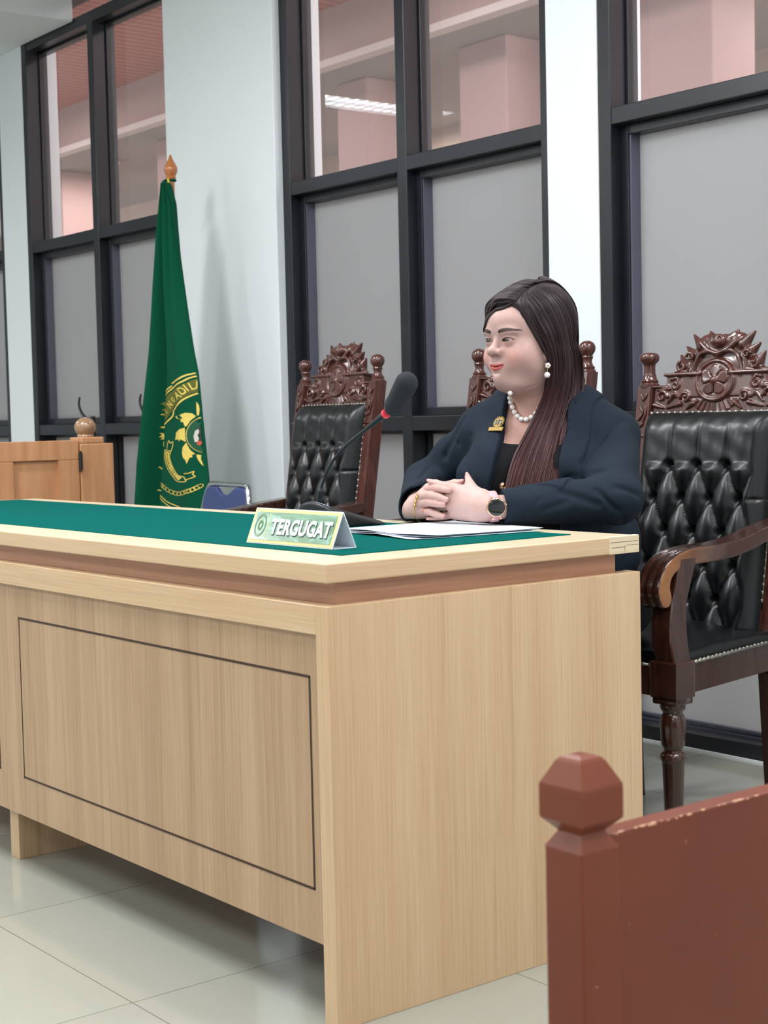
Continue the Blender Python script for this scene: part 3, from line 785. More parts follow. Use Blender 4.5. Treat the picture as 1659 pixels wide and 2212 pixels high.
def make_chair(name, label, loc, rz, wood, fin, dz=0.0, detail=True):
    t = thing('carved_armchair', label, 'chair', loc, rz, 'carved armchairs behind the desk')
    ZT = Z_TOP + dz
    # legs
    for s in (-1, 1):
        bm = BM(); lathe(bm, LEG, (s * 0.285, -0.235, 0.0), 28)
        box(bm, (s * 0.285 - 0.0335, -0.235 - 0.030, 0.376), (s * 0.285 + 0.0335, -0.235 + 0.030, 0.392), 0.004)
        obj('front_leg', bm, M_mah, t, 'auto')
        bm = BM(); prism(bm, [(0.20, 0.38), (0.245, 0.38), (0.262, 0.0), (0.232, 0.0)], 0, s * 0.222 - 0.02, s * 0.222 + 0.02)
        obj('rear_leg', bm, M_mah, t)
    # seat rail: block corners + rails
    bm = BM()
    for s in (-1, 1):
        box(bm, (s * 0.285 - 0.037, -0.235 - 0.034, 0.390), (s * 0.285 + 0.037, -0.235 + 0.034, 0.472), 0.004)
        prism(bm, [(s * 0.296, -0.21), (s * 0.240, 0.24), (s * 0.212, 0.24), (s * 0.262, -0.21)], 2, 0.392, 0.462)
    box(bm, (-0.26, -0.262, 0.392), (0.26, -0.232, 0.462), 0.004); box(bm, (-0.23, 0.215, 0.392), (0.23, 0.245, 0.462), 0.004)
    obj('seat_frame', bm, M_mah, t)
    # seat cushion
    def f(P):
        hw = 0.287 - (P[:, 1] + 0.235) * 0.115
        q = P.copy(); q[:, 0] = P[:, 0] * 0.275 / np.maximum(hw, 0.1)
        d = s_box(q, (0, -0.005, 0.462), (0.275, 0.232, 0.022), 0.016)
        return smin(d, s_ell(q, (0, -0.01, 0.470), (0.25, 0.22, 0.042)), 0.03)
    V, Q = surfnet(f, (-0.32, -0.27, 0.43), (0.32, 0.26, 0.53), 0.006)
    seat = obj('seat', npmesh('seat', V, Q), M_leather, t)
    for s in (-1, 1):
        bm = BM()
        for k in range(24):
            u = k / 23.0; y = -0.195 + u * 0.41; x = s * (0.2985 - 0.056 * (y + 0.21) / 0.45)
            ball(bm, (x, y, 0.461 + 0.001 * (k % 2)), 0.0065, 8, 6, (0.55, 1, 0.8))
        tube(bm, [(s * 0.297, -0.195, 0.461), (s * 0.2465, 0.215, 0.461)], 0.0032, 6)
        obj('nailhead_trim', bm, M_nail, seat, True)
    bm = BM()
    for k in range(26): ball(bm, (-0.245 + k * 0.0196, -0.2625, 0.461), 0.006, 8, 6, (1, 0.5, 0.8))
    tube(bm, [(-0.245, -0.262, 0.461), (0.245, -0.262, 0.461)], 0.0032, 6)
    obj('nailhead_trim', bm, M_nail, seat, True)
    # back posts
    lean = math.atan2(POST_Y1 - POST_Y0, Z_TOP - 0.42)
    for s in (-1, 1):
        bm = BM(); x = s * 0.222
        prism(bm, [(post_y(0.38) - 0.022, 0.38), (post_y(0.38) + 0.024, 0.38), (post_y(ZT) + 0.020, ZT), (post_y(ZT) - 0.022, ZT)], 0, x - 0.024, x + 0.024)
        es = [e for e in bm.edges if abs((e.verts[0].co - e.verts[1].co).normalized().z) > 0.9]
        bmesh.ops.bevel(bm, geom=es, offset=0.003, segments=2, affect='EDGES')
        p = obj('back_post', bm, wood, t)
        # carved fillets on the top block of the post
        if detail:
            g = BM()
            yb = lambda z: post_y(z) - 0.0225
            for a, b in (((-0.012, ZT - 0.018), (0.002, ZT - 0.040)), ((0.012, ZT - 0.018), (-0.002, ZT - 0.040)), ((-0.010, ZT - 0.052), (0.004, ZT - 0.075)), ((0.012, ZT - 0.050), (0.004, ZT - 0.100)), ((-0.012, ZT - 0.092), (0.0, ZT - 0.070)), ((-0.008, ZT - 0.110), (0.006, ZT - 0.095))):
                m_ = ((a[0] + b[0]) / 2 + 0.003, (a[1] + b[1]) / 2)
                pts = catmull([(x + a[0], yb(a[1]), a[1]), (x + m_[0], yb(m_[1]) - 0.001, m_[1]), (x + b[0], yb(b[1]), b[1])], 4)
                tube(g, pts, [0.0018 + 0.0012 * math.sin(PI * i / (len(pts) - 1)) for i in range(len(pts))], 8)
            box(g, (x - 0.0255, post_y(ZT - 0.13) - 0.0245, ZT - 0.135), (x + 0.0255, post_y(ZT - 0.13) + 0.02, ZT - 0.127), 0.001)
            obj('post_carving', g, wood, p, True)
        g = BM(); lathe(g, fin, (x, post_y(ZT), ZT), 28); obj('finial', g, wood, p, 'auto')
    # crest
    zc = ZT - 0.072
    bmc = npmesh('crest', CREST_V * (1.06, 1.25, 1.0), CREST_Q)
    c = obj('carved_crest', bmc, wood, t); c.location = (0, post_y(zc + 0.06) - 0.004, zc); c.rotation_euler = (-lean, 0, 0)
    # panel frame under the crest (left and right stiles, bottom rail)
    bm = BM()
    zb = 0.50
    y = lambda z: post_y(z)
    prism(bm, [(y(zc) - 0.012, zc + 0.004), (y(zc) + 0.014, zc + 0.004), (y(zb) + 0.014, zb), (y(zb) - 0.012, zb)], 0, -0.20, 0.20)
    prism(bm, [(y(0.53) - 0.020, 0.53), (y(0.53) + 0.018, 0.53), (y(0.45) + 0.018, 0.45), (y(0.45) - 0.020, 0.45)], 0, -0.20, 0.20)
    obj('back_panel', bm, wood, t)
    V, Q = tufted_mesh(0.398, 0.462, zc + 0.002)
    V = V.copy(); sl = (POST_Y1 - POST_Y0) / (Z_TOP - 0.42)
    V[:, 1] += POST_Y0 + sl * (V[:, 2] - 0.42) - 0.014
    pad = obj('tufted_backrest', npmesh('pad', V, Q), M_leather, t)
    bm = BM()
    yy = lambda z: POST_Y0 + sl * (z - 0.42) - 0.020
    for k in range(21): ball(bm, (-0.190 + k * 0.019, yy(zc) - 0.002, zc - 0.001), 0.0052, 8, 6, (1, 0.5, 1))
    tube(bm, [(-0.192, yy(zc), zc - 0.001), (0.192, yy(zc), zc - 0.001)], 0.0030, 6)
    obj('nailhead_trim', bm, M_nail, pad, True)
    for s in (-1, 1):
        bm = BM()
        for k in range(24): ball(bm, (s * 0.199, yy(zc - 0.02 * k), zc - 0.012 - 0.0195 * k), 0.0055, 8, 6, (0.7, 0.6, 1))
        tube(bm, [(s * 0.199, yy(zc) + 0.002, zc - 0.01), (s * 0.199, yy(zc - 0.46) + 0.002, zc - 0.462)], 0.0028, 6)
        obj('nailhead_trim', bm, M_nail, pad, True)
    a, b_ = 0.088, 0.082
    # arms with scrolled ends and curved supports
    for s in (-1, 1):
        path = catmull(arm_path(s), 7)
        def fa(P):
            d = None; n = len(path)
            # flattened section: scale x so the arm is wider than tall
            cx = np.interp(P[:, 1], path[::-1, 1][np.argsort(path[::-1, 1])], path[::-1, 0][np.argsort(path[::-1, 1])])
            q = P.copy(); q[:, 0] = s * 0.25 + (P[:, 0] - cx) * 0.0; 
            pp = path.copy(); pp[:, 0] = s * 0.25
            w = np.linspace(0, 1, n)
            rad = [0.0165 + 0.006 * math.exp(-((i / n - 0.92) / 0.12) ** 2) + 0.003 * math.exp(-((i / n - 0.5) / 0.3) ** 2) for i in range(n)]
            d = s_path(q, [tuple(p) for p in pp], rad)
            bx = np.abs(P[:, 0] - cx) - 0.0325
            # three rolls visible on the front of the scroll
            fr = np.clip((-P[:, 1] - 0.15) / 0.06, 0, 1)
            groove = (0.0035 * np.abs(np.cos((P[:, 0] - cx) / 0.0325 * PI * 1.5))) * fr
            return smax(d + 0.0035 * fr - groove, bx, 0.005)
        V, Q = surfnet(fa, (min(s * 0.18, s * 0.32) , -0.31, 0.57), (max(s * 0.18, s * 0.32), 0.27, 0.78), 0.0032)
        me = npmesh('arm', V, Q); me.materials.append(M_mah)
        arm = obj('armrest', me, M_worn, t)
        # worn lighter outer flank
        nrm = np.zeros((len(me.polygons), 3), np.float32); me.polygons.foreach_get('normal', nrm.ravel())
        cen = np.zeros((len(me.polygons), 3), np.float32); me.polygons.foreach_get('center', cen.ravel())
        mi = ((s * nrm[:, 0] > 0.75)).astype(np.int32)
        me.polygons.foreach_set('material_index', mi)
        # support
        fr_ = [(-0.262, 0.470), (-0.266, 0.505), (-0.262, 0.545), (-0.248, 0.590), (-0.232, 0.630), (-0.222, 0.665), (-0.215, 0.692)]
        bk_ = [(-0.203, 0.470), (-0.205, 0.505), (-0.203, 0.545), (-0.196, 0.585), (-0.182, 0.625), (-0.168, 0.660), (-0.156, 0.692)]
        bm = BM(); rings = []
        fc = catmull([(0, *p) for p in fr_], 4); bc_ = catmull([(0, *p) for p in bk_], 4)
        for f_, b_ in zip(fc, bc_):
            x = s * (0.268 + 0.017 * max(0, min(1, (0.60 - f_[2]) / 0.13)))
            c_ = 0.003
            rings.append([bm.verts.new(v) for v in ((x - 0.027 + c_, f_[1], f_[2]), (x + 0.027 - c_, f_[1], f_[2]), (x + 0.027, f_[1] + c_, f_[2]), (x + 0.027, b_[1] - c_, b_[2]), (x + 0.027 - c_, b_[1], b_[2]), (x - 0.027 + c_, b_[1], b_[2]), (x - 0.027, b_[1] - c_, b_[2]), (x - 0.027, f_[1] + c_, f_[2]))])
        for r0, r1 in zip(rings, rings[1:]):
            for k in range(8): bm.faces.new((r0[k], r0[(k + 1) % 8], r1[(k + 1) % 8], r1[k]))
        bm.faces.new(rings[0][::-1]); bm.faces.new(rings[-1])
        obj('arm_support', bm, M_mah, t, 'auto')
    return t
make_chair('a', 'cap-finialed carved armchair with tufted black leather, right behind the seated woman', (-0.520, 1.312, 0), math.radians(3.0), M_mahr, FIN_A, -0.015)
make_chair('b', 'carved armchair mostly hidden behind the woman, one ball finial showing left of her face', (-1.192, 1.275, 0), 0.0, M_mahr, FIN_B, 0.030)
make_chair('c', 'carved black leather armchair with ball finials, behind the gooseneck microphone', (-2.138, 1.28, 0), math.radians(-4.0), M_mahr, FIN_B, 0.036)
# ================================================================ FLAG
M_flag = mat('green_flag_cloth', rgb(0, 76, 52), 0.85, spec=0.15)
M_fgold = mat('gold_embroidery', rgb(226, 200, 96), 0.5)
M_folive = mat('olive_banner_fill', rgb(92, 96, 20), 0.7)
M_fdark = mat('dark_green_disc', rgb(0, 78, 48), 0.7)
M_fgrey = mat('pale_shield_cloth', rgb(206, 200, 190), 0.7); M_fred = mat('red_shield_cloth', rgb(190, 80, 60), 0.7); M_fblk = mat('dark_shield_cloth', rgb(50, 46, 44), 0.7)
M_pole = mat('varnished_pole', rgb(176, 108, 56), 0.3, coat=0.5)
M_yel = mat('yellow_ribbon', rgb(214, 190, 70), 0.5)
FY = 1.75
LE = [(0.30, -3.83), (0.678, -3.736), (0.851, -3.697), (1.045, -3.653), (1.312, -3.590), (1.538, -3.557), (1.798, -3.514), (1.906, -3.487), (1.985, -3.456)]
RE = [(0.30, -3.15), (0.691, -3.184), (0.782, -3.196), (0.892, -3.211), (1.076, -3.236), (1.214, -3.252), (1.297, -3.276), (1.446, -3.306), (1.669, -3.346), (1.893, -3.376), (1.971, -3.415), (1.995, -3.44)]
def xl(z): return np.interp(z, [a for a, _ in LE], [b for _, b in LE])
def xr(z): return np.interp(z, [a for a, _ in RE], [b for _, b in RE])
def fold_x(z): return xl(z) + 0.275 * (xr(z) - xl(z)) * np.interp(z, [0.3, 0.7, 1.3, 2.0], [0.82, 0.78, 0.92, 1.1])
def flag_y(x, z):
    w = xr(z) - xl(z) + 1e-6; u = (x - xl(z)) / w; k = np.clip((2.05 - z) / 1.2, 0.12, 1)
    uf = (fold_x(z) - xl(z)) / w
    y = FY - 0.055 * k * np.exp(-((u - uf * 0.45) / (0.5 * uf)) ** 2) + 0.055 * k * np.exp(-((u - uf) / 0.060) ** 2)
    y = y - 0.030 * k * np.exp(-((u - 0.68) / 0.26) ** 2) + 0.02 * k * np.exp(-((u - 1.05) / 0.1) ** 2)
    y = y + 0.012 * np.sin(u * 21 + z * 1.2) * np.interp(z, [0.3, 1.2, 1.6, 2.0], [0.15, 0.35, 1, 1.2])
    y = y + 0.004 * np.sin(u * 9 + z * 4)
    return y
nz, nu = 150, 120
zz = np.linspace(0.32, 1.985, nz); V = []; 
for z in zz:
    u = np.linspace(0, 1, nu); x = xl(z) + u * (xr(z) - xl(z)); V.append(np.stack([x, flag_y(x, z), np.full(nu, z)], 1))
F1 = np.array(V)
B1 = F1.copy(); k_ = np.clip((2.05 - zz) / 1.2, 0.15, 1)[:, None]
uu = np.linspace(0, 1, nu)[None, :]
B1[:, :, 1] = FY + 0.075 * k_ * np.sin(np.pi * uu) ** 0.5 + 0.03 * k_ * np.sin(uu * 18) * np.sin(np.pi * uu) + (F1[:, :, 1] - FY) * (1 - np.sin(np.pi * uu) ** 0.3)
B1[:, :, 1] = np.maximum(B1[:, :, 1], F1[:, :, 1] + 0.004)
I = np.arange(nz * nu).reshape(nz, nu)
q = lambda I: np.stack([I[:-1, :-1], I[:-1, 1:], I[1:, 1:], I[1:, :-1]], -1).reshape(-1, 4)
J = I + nz * nu
sides = []
for a, b in ((I[:, 0], J[:, 0]), (J[:, -1], I[:, -1])): sides.append(np.stack([a[:-1], a[1:], b[1:], b[:-1]], 1))
for a, b in ((J[0, :], I[0, :]), (I[-1, :], J[-1, :])): sides.append(np.stack([a[:-1], a[1:], b[1:], b[:-1]], 1))
flagT = thing('flagpole', 'hanging green court flag with gold emblem on a varnished pole, beside the wide white pier', 'flag', (-3.468, 1.79, 0))
def at0(o):
    o.location = (3.468, -1.79, 0) if o.parent == flagT else (0, 0, 0)
    return o
fl = at0(obj('flag_cloth', npmesh('flag', np.vstack([F1.reshape(-1, 3), B1.reshape(-1, 3)]), np.vstack([q(I), q(J)[:, ::-1]] + sides)), M_flag, flagT))
fl['label'] = 'green cloth hanging in folds'
bm = BM(); cyl(bm, (0, 0, 0.03), (0, 0, 2.03), 0.0135, n=20)
obj('pole', bm, M_pole, flagT, 'auto')
bm = BM(); lathe(bm, [(0.0001, 0), (0.17, 0), (0.17, 0.012), (0.10, 0.03), (0.03, 0.04), (0.022, 0.08), (0.0001, 0.08)], n=36); obj('stand', bm, M_pole, flagT, 'auto')
bm = BM(); lathe(bm, [(0.0001, 2.005), (0.019, 2.005), (0.021, 2.012), (0.018, 2.018), (0.024, 2.028), (0.028, 2.040), (0.026, 2.054), (0.018, 2.070), (0.009, 2.086), (0.0045, 2.100), (0.0001, 2.106)], n=28)
obj('finial', bm, M_pole, flagT, 'auto')
bm = BM(); tube(bm, [(0.0 + 0.016 * math.cos(a), 0.016 * math.sin(a), 2.0) for a in np.linspace(0, 2 * PI, 13)[:-1]], 0.006, 8, closed=True)
tube(bm, catmull([(-0.01, -0.018, 2.0), (-0.035, -0.02, 1.992), (-0.05, -0.02, 1.965)], 5), [0.007] * 5 + [0.005] * 5 + [0.003], 8)
obj('tie', bm, M_flag, flagT, True)
bm = BM(); 
pts = catmull([(0.012, -0.02, 2.005), (0.028, -0.028, 1.985), (0.040, -0.03, 1.945), (0.062, -0.03, 1.885)], 6)
ws = np.interp(np.linspace(0, 1, len(pts)), [0, 0.5, 1], [0.006, 0.011, 0.003])
pr = [(bm.verts.new((p[0] - w, p[1], p[2])), bm.verts.new((p[0], p[1] - 0.006, p[2])), bm.verts.new((p[0] + w, p[1], p[2])), bm.verts.new((p[0], p[1] + 0.004, p[2]))) for p, w in zip(pts, ws)]
for a, b in zip(pr, pr[1:]):
    for k in range(4): bm.faces.new((a[k], a[(k + 1) % 4], b[(k + 1) % 4], b[k]))
obj('ribbon', bm, M_yel, flagT, True)['label'] = 'yellow ribbon'
# ---- emblem, laid onto the folded cloth
def on_flag(bm, lift=0.0025):
    ks = [v for v in bm.verts if v.co.x > xr(v.co.z) - 0.002 or v.co.x < fold_x(v.co.z) - 0.012]
    bmesh.ops.delete(bm, geom=ks, context='VERTS')
    for v in bm.verts: v.co.y = float(flag_y(v.co.x, v.co.z)) - lift - v.co.y
    return bm
def ribbon2d(bm, pts, w, closed=False, sub=6, lift=0.0):
    P = catmull([(p[0], 0, p[1]) for p in pts], sub) if sub > 1 else np.array([(p[0], 0, p[1]) for p in pts], float)
    T = np.gradient(P, axis=0); Nn = np.stack([-T[:, 2], 0 * T[:, 0], T[:, 0] / 2.06], 1); Nn /= np.linalg.norm(Nn, axis=1)[:, None] + 1e-9
    Nn = Nn * (2.06 * 0.5, 1, 0.5)
    W = w if hasattr(w, '__len__') else [w] * len(P)
    A = [bm.verts.new((p[0] + n[0] * k, lift, p[2] + n[2] * k)) for p, n, k in zip(P, Nn, W)]; B = [bm.verts.new((p[0] - n[0] * k, lift, p[2] - n[2] * k)) for p, n, k in zip(P, Nn, W)]
    for i in range(len(P) - 1): bm.faces.new((A[i], A[i + 1], B[i + 1], B[i]))
def fill2d(bm, poly, lift=0.0, rows=1):
    vs = [bm.verts.new((p[0], lift, p[1])) for p in poly]
    bm.faces.new(vs)
# pixel outline measured in the photograph's emblem -> metres on the cloth: 1 crop unit
UX = (-3.184 + 3.736) / (986.0 - 20.0)
def E(cx, cy):      # crop coordinates (0..1207, 0..2212) of the emblem -> (x, z)
    z = 1.214 - (cy - 170) * (1.214 - 0.691) / (2075.0 - 170) 
    px = 300 + cx * 180.0 / 1207
    x0 = -3.252 + (px - 424) * 0.00379 - (1.214 - z) * 0.100; x = x0
    for _ in range(4): x = x0 + (FY - float(flag_y(x, z))) * 1.71 * 0.8
    return (x, z)
gold = BM(); olive = BM()
arcO = [E(325, 930), E(325, 700), E(340, 500), E(520, 350), E(700, 230), E(850, 180)]
ribbon2d(gold, [E(330, 700), E(338, 590), E(350, 500), E(430, 410), E(520, 345)], 0.006)
ribbon2d(gold, [E(515, 310), E(600, 255), (E(720, 200)), E(850, 172)], 0.006)
ribbon2d(gold, [E(350, 600), E(375, 520), E(440, 450), E(525, 385), E(640, 300), E(750, 245), E(860, 215)], 0.006)
ribbon2d(gold, [E(560, 700), E(610, 620), E(700, 545), E(790, 495), E(880, 465)], 0.006)
ribbon2d(gold, [E(310, 955), E(345, 975), E(420, 900), E(500, 830), E(545, 770), E(548, 700)], 0.0065)
ribbon2d(gold, [E(330, 700), E(325, 800)], 0.004, sub=3)
pa = [E(355, 640), E(385, 550), E(450, 480), E(540, 410), E(650, 340), E(760, 285), E(870, 250)]
pb = [E(385, 890), E(465, 800), E(530, 690), E(590, 600), E(680, 525), E(780, 470), E(880, 440)]
A = catmull([(p[0], 0, p[1]) for p in pa], 6); Bv = catmull([(p[0], 0, p[1]) for p in pb], 6)
VA = [[olive.verts.new(tuple(a + (b - a) * t)) for t in (0, .25, .5, .75, 1)] for a, b in zip(A, Bv)]
for r0, r1 in zip(VA, VA[1:]):
    for k in range(4): olive.faces.new((r0[k], r0[k + 1], r1[k + 1], r1[k]))
at0(obj('banner_band', on_flag(olive, 0.0016), M_folive, fl))
for ch, cx, cy, ang, s in (('P', 385, 795, 62, 0.058), ('E', 432, 715, 55, 0.055), ('N', 492, 620, 48, 0.055), ('G', 545, 555, 42, 0.040), ('A', 600, 490, 36, 0.052), ('D', 665, 430, 30, 0.052), ('I', 728, 390, 24, 0.052), ('L', 790, 368, 19, 0.052), ('A', 868, 345, 14, 0.052)):
    me = text_mesh(ch, s, 0.0, 0.0010)
    b2 = BM(); b2.from_mesh(me); bmesh.ops.triangulate(b2, faces=b2.faces)
    e = E(cx, cy)
    bmesh.ops.transform(b2, matrix=Matrix.Translation((e[0], 0, e[1])) @ Matrix.Diagonal((2.06, 1, 1, 1)) @ Matrix.Rotation(-math.radians(ang), 4, 'Y') @ Matrix.Rotation(PI / 2, 4, 'X') @ Matrix.Diagonal((0.50, 0.80, 1, 1)), verts=b2.verts)
    for v in b2.verts: v.co.y = 0
    at0(obj('letter', on_flag(b2, 0.0034), M_fgold, fl))
# petals
for poly in ([(580, 795), (650, 770), (720, 745), (800, 755), (850, 800), (790, 860), (745, 940), (715, 945), (690, 880), (660, 880), (655, 840), (600, 825)],
             [(715, 960), (640, 985), (595, 1030), (590, 1090), (580, 1140), (620, 1130), (645, 1160), (655, 1130), (735, 1170), (725, 1100), (722, 1030)],
             [(740, 1175), (690, 1250), (685, 1340), (700, 1400), (730, 1430), (750, 1490), (790, 1400), (830, 1390), (820, 1360), (860, 1345), (800, 1290), (765, 1230)],
             [(870, 1355), (890, 1420), (930, 1490), (965, 1520), (990, 1400), (930, 1360)],
             [(845, 590), (850, 690), (860, 790), (885, 785), (890, 700), (880, 640)]):
    c = np.mean([E(*p) for p in poly], axis=0)
    cv = gold.verts.new((c[0], 0, c[1])); vs = [gold.verts.new((E(*p)[0], 0, E(*p)[1])) for p in poly]
    for i in range(len(vs)): gold.faces.new((cv, vs[i], vs[(i + 1) % len(vs)]))
# ring
cx, cy = E(985, 1065); 
def ringpts(rx, rz, a0, a1, n=30): return [(cx + rx * math.cos(a), cy + rz * math.sin(a)) for a in np.linspace(a0, a1, n)]
rx_ = cx - E(745, 1065)[0]; rz_ = E(985, 805)[1] - cy
dk = BM(); 
P_ = ringpts(rx_, rz_, PI * 0.5, PI * 1.5); 
for i in range(len(P_) - 1):
    vs = []
    for t in (0.0, 0.5, 1.0): pass
    fill2d(dk, [P_[i], P_[i + 1], (cx + 0.02, P_[i + 1][1]), (cx + 0.02, P_[i][1])] if abs(P_[i][1] - P_[i + 1][1]) > 1e-6 else [P_[i], P_[i + 1], (cx, cy)])
bmesh.ops.subdivide_edges(dk, edges=dk.edges[:], cuts=3, use_grid_fill=True)
at0(obj('emblem_disc', on_flag(dk, 0.0030), M_fdark, fl))
ribbon2d(gold, ringpts(rx_, rz_, PI * 0.45, PI * 1.55), 0.0035, sub=1)
ribbon2d(gold, ringpts(rx_ * 0.93, rz_ * 0.93, PI * 0.45, PI * 1.55), 0.0015, sub=1)
sh = BM(); fill2d(sh, [E(890, 985), E(850, 1010), E(835, 1090), E(850, 1170), E(885, 1175), E(900, 1120), E(880, 1080), E(900, 1030)]); at0(obj('emblem_patch', on_flag(sh, 0.0042), M_fgrey, fl))
sh = BM(); fill2d(sh, [E(875, 1170), E(880, 1210), E(915, 1225), E(940, 1200), E(930, 1160), E(900, 1155)]); at0(obj('emblem_patch', on_flag(sh, 0.0044), M_fred, fl))
sh = BM(); fill2d(sh, [E(895, 940), E(885, 1000), E(905, 1080), E(895, 1150), E(935, 1160), E(925, 1050), E(915, 950)]); at0(obj('emblem_patch', on_flag(sh, 0.0040), M_fblk, fl))
# small ribbon banner
ribbon2d(gold, [E(425, 1290), E(425, 1400), E(450, 1500), E(500, 1600), E(560, 1680), E(620, 1745), E(740, 1745), E(715, 1680)], 0.0032)
ribbon2d(gold, [E(425, 1290), E(515, 1310), E(505, 1380), E(520, 1450), E(555, 1540), E(600, 1620), E(640, 1660), E(725, 1680)], 0.0032)
ribbon2d(gold, [E(460, 1280), E(470, 1200), E(490, 1150), E(510, 1190), E(550, 1165), E(540, 1260), E(515, 1320)], 0.0032, sub=3)
ribbon2d(gold, [E(715, 1630), E(780, 1625), E(850, 1595), E(835, 1645), E(868, 1670), (E(800, 1700)), E(730, 1725)], 0.0032, sub=3)
ol = BM()
pa = catmull([(E(*p)[0], 0, E(*p)[1]) for p in ((435, 1310), (440, 1400), (465, 1495), (515, 1590), (570, 1665), (635, 1735))], 5)
pb = catmull([(E(*p)[0], 0, E(*p)[1]) for p in ((500, 1320), (495, 1385), (510, 1455), (545, 1545), (590, 1625), (690, 1690))], 5)
VA = [[ol.verts.new(tuple(a)), ol.verts.new(tuple((a + b) / 2)), ol.verts.new(tuple(b))] for a, b in zip(pa, pb)]
for r0, r1 in zip(VA, VA[1:]):
    for k in range(2): ol.faces.new((r0[k], r0[k + 1], r1[k + 1], r1[k]))
at0(obj('scroll_band', on_flag(ol, 0.0018), M_fgold, fl))
tx = BM()
word = 'DHARMMAYUKTI'
mid = (pa + pb) / 2
for i, ch in enumerate(word):
    j = int(2 + i * (len(mid) - 5) / (len(word) - 1)); p = mid[j]; t_ = mid[min(j + 1, len(mid) - 1)] - mid[max(j - 1, 0)]; ang = math.degrees(math.atan2(t_[2], t_[0] / 2.06))
    me = text_mesh(ch, 0.017, 0.0, 0.0002); b2 = BM(); b2.from_mesh(me)
    bmesh.ops.transform(b2, matrix=Matrix.Translation((p[0], 0, p[2])) @ Matrix.Diagonal((2.06, 1, 1, 1)) @ Matrix.Rotation(-math.radians(ang), 4, 'Y') @ Matrix.Rotation(PI / 2, 4, 'X') @ Matrix.Diagonal((0.6, 0.8, 1, 1)), verts=b2.verts)
    for v in b2.verts: v.co.y = 0
    m2 = bpy.data.meshes.new('t'); b2.to_mesh(m2); b2.free(); tx.from_mesh(m2); bpy.data.meshes.remove(m2)
at0(obj('scroll_lettering', on_flag(tx, 0.0034), M_folive, fl))
# beads down the left and chain along the bottom
for k in range(9):
    e = E(395 - 60 * math.sin(k / 8.0 * 1.4), 1030 + k * 34); ribbon2d(gold, [(e[0] - 0.005, e[1] + 0.010), (e[0] + 0.004, e[1]), (e[0] - 0.004, e[1] - 0.010)], 0.0036, sub=3)
ribbon2d(gold, [E(335, 1330), E(330, 1450), E(345, 1600), E(370, 1740)], 0.0022)
ch_ = catmull([(E(*p)[0], 0, E(*p)[1]) for p in ((370, 1790), (430, 1850), (540, 1910), (650, 1930), (760, 1890), (860, 1850), (960, 1790))], 4)
for i in range(0, len(ch_) - 1, 2):
    p = ch_[i]; t_ = ch_[i + 1] - ch_[i]; ang = math.atan2(t_[2], t_[0])
    loop = [(p[0] + 0.024 * math.cos(a) * math.cos(ang) - 0.008 * math.sin(a) * math.sin(ang), p[2] + 0.020 * math.cos(a) * math.sin(ang) + 0.008 * math.sin(a) * math.cos(ang)) for a in np.linspace(0, 2 * PI, 13)]
    ribbon2d(gold, loop, 0.0022, sub=1)
ribbon2d(gold, [E(310, 1790), E(340, 1900), E(400, 2000), E(480, 2060), E(640, 2120), E(860, 2190)], 0.004)
ribbon2d(gold, [E(325, 1930), E(370, 2010), E(440, 2080), E(560, 2150), E(760, 2230)], 0.004)
at0(obj('emblem', on_flag(gold), M_fgold, fl))['label'] = 'gold court emblem'

# ================================================================ GATE at the far left
M_gate = mat('orange_varnished_wood', rgb(190, 140, 98), 0.42, coat=0.2)
setc(M_gate, 'Base Color', ramp(M_gate, noise(M_gate, texco(M_gate, (8, 8, 0.8)), 4, 4), [(0.3, rgb(180, 128, 86)), (0.7, rgb(202, 152, 110))]))
M_ball = mat('pale_gloss_finial', rgb(150, 116, 86), 0.22, coat=0.6)
gate = thing('gate', 'tan wooden swing gate with recessed panel and ball-topped post, at far left', 'gate', (-3.05, 1.18, 0))
bm = BM(); box(bm, (-0.105, -0.052, 0.0), (0.0, 0.083, 0.948), 0.004); box(bm, (-0.098, -0.045, 0.948), (-0.004, 0.047, 0.972), 0.005)
po = obj('post', bm, M_gate, gate)
bm = BM(); ball(bm, (-0.052, -0.003, 1.008), 0.040, 28, 18, (1, 1, 0.90)); cyl(bm, (-0.052, -0.003, 0.965), (-0.052, -0.003, 0.982), 0.030, n=24); obj('finial', bm, M_ball, po, True)
bm = BM(); gy0 = -0.95
# leaf: stiles and rails around two recessed panels
for a, b in ((-0.056, -0.138), (-0.312, -0.40), (-0.60, -0.70)): box(bm, (-0.040, b, 0.1805), (-0.006, a, 0.8915), 0.001)
box(bm, (-0.040, -0.70, 0.892), (-0.006, -0.056, 0.962), 0.002); box(bm, (-0.040, -0.70, 0.10), (-0.006, -0.056, 0.18), 0.002)
lf = obj('gate_leaf', bm, M_gate, gate)
bm = BM(); box(bm, (-0.030, -0.32, 0.18), (-0.018, -0.13, 0.892), 0.001); obj('panel', bm, M_gate, lf)
bm = BM(); box(bm, (-0.030, -0.61, 0.18), (-0.018, -0.39, 0.892), 0.001); obj('panel', bm, M_gate, lf)
bm = BM(); cyl(bm, (0.003, -0.0540, 0.855), (0.003, -0.0540, 0.915), 0.007, n=12); cyl(bm, (0.003, -0.054, 0.848), (0.003, -0.054, 0.855), 0.0045, n=10); cyl(bm, (0.003, -0.054, 0.915), (0.003, -0.054, 0.922), 0.0045, n=10)
obj('hinge', bm, M_blk, gate, 'auto')
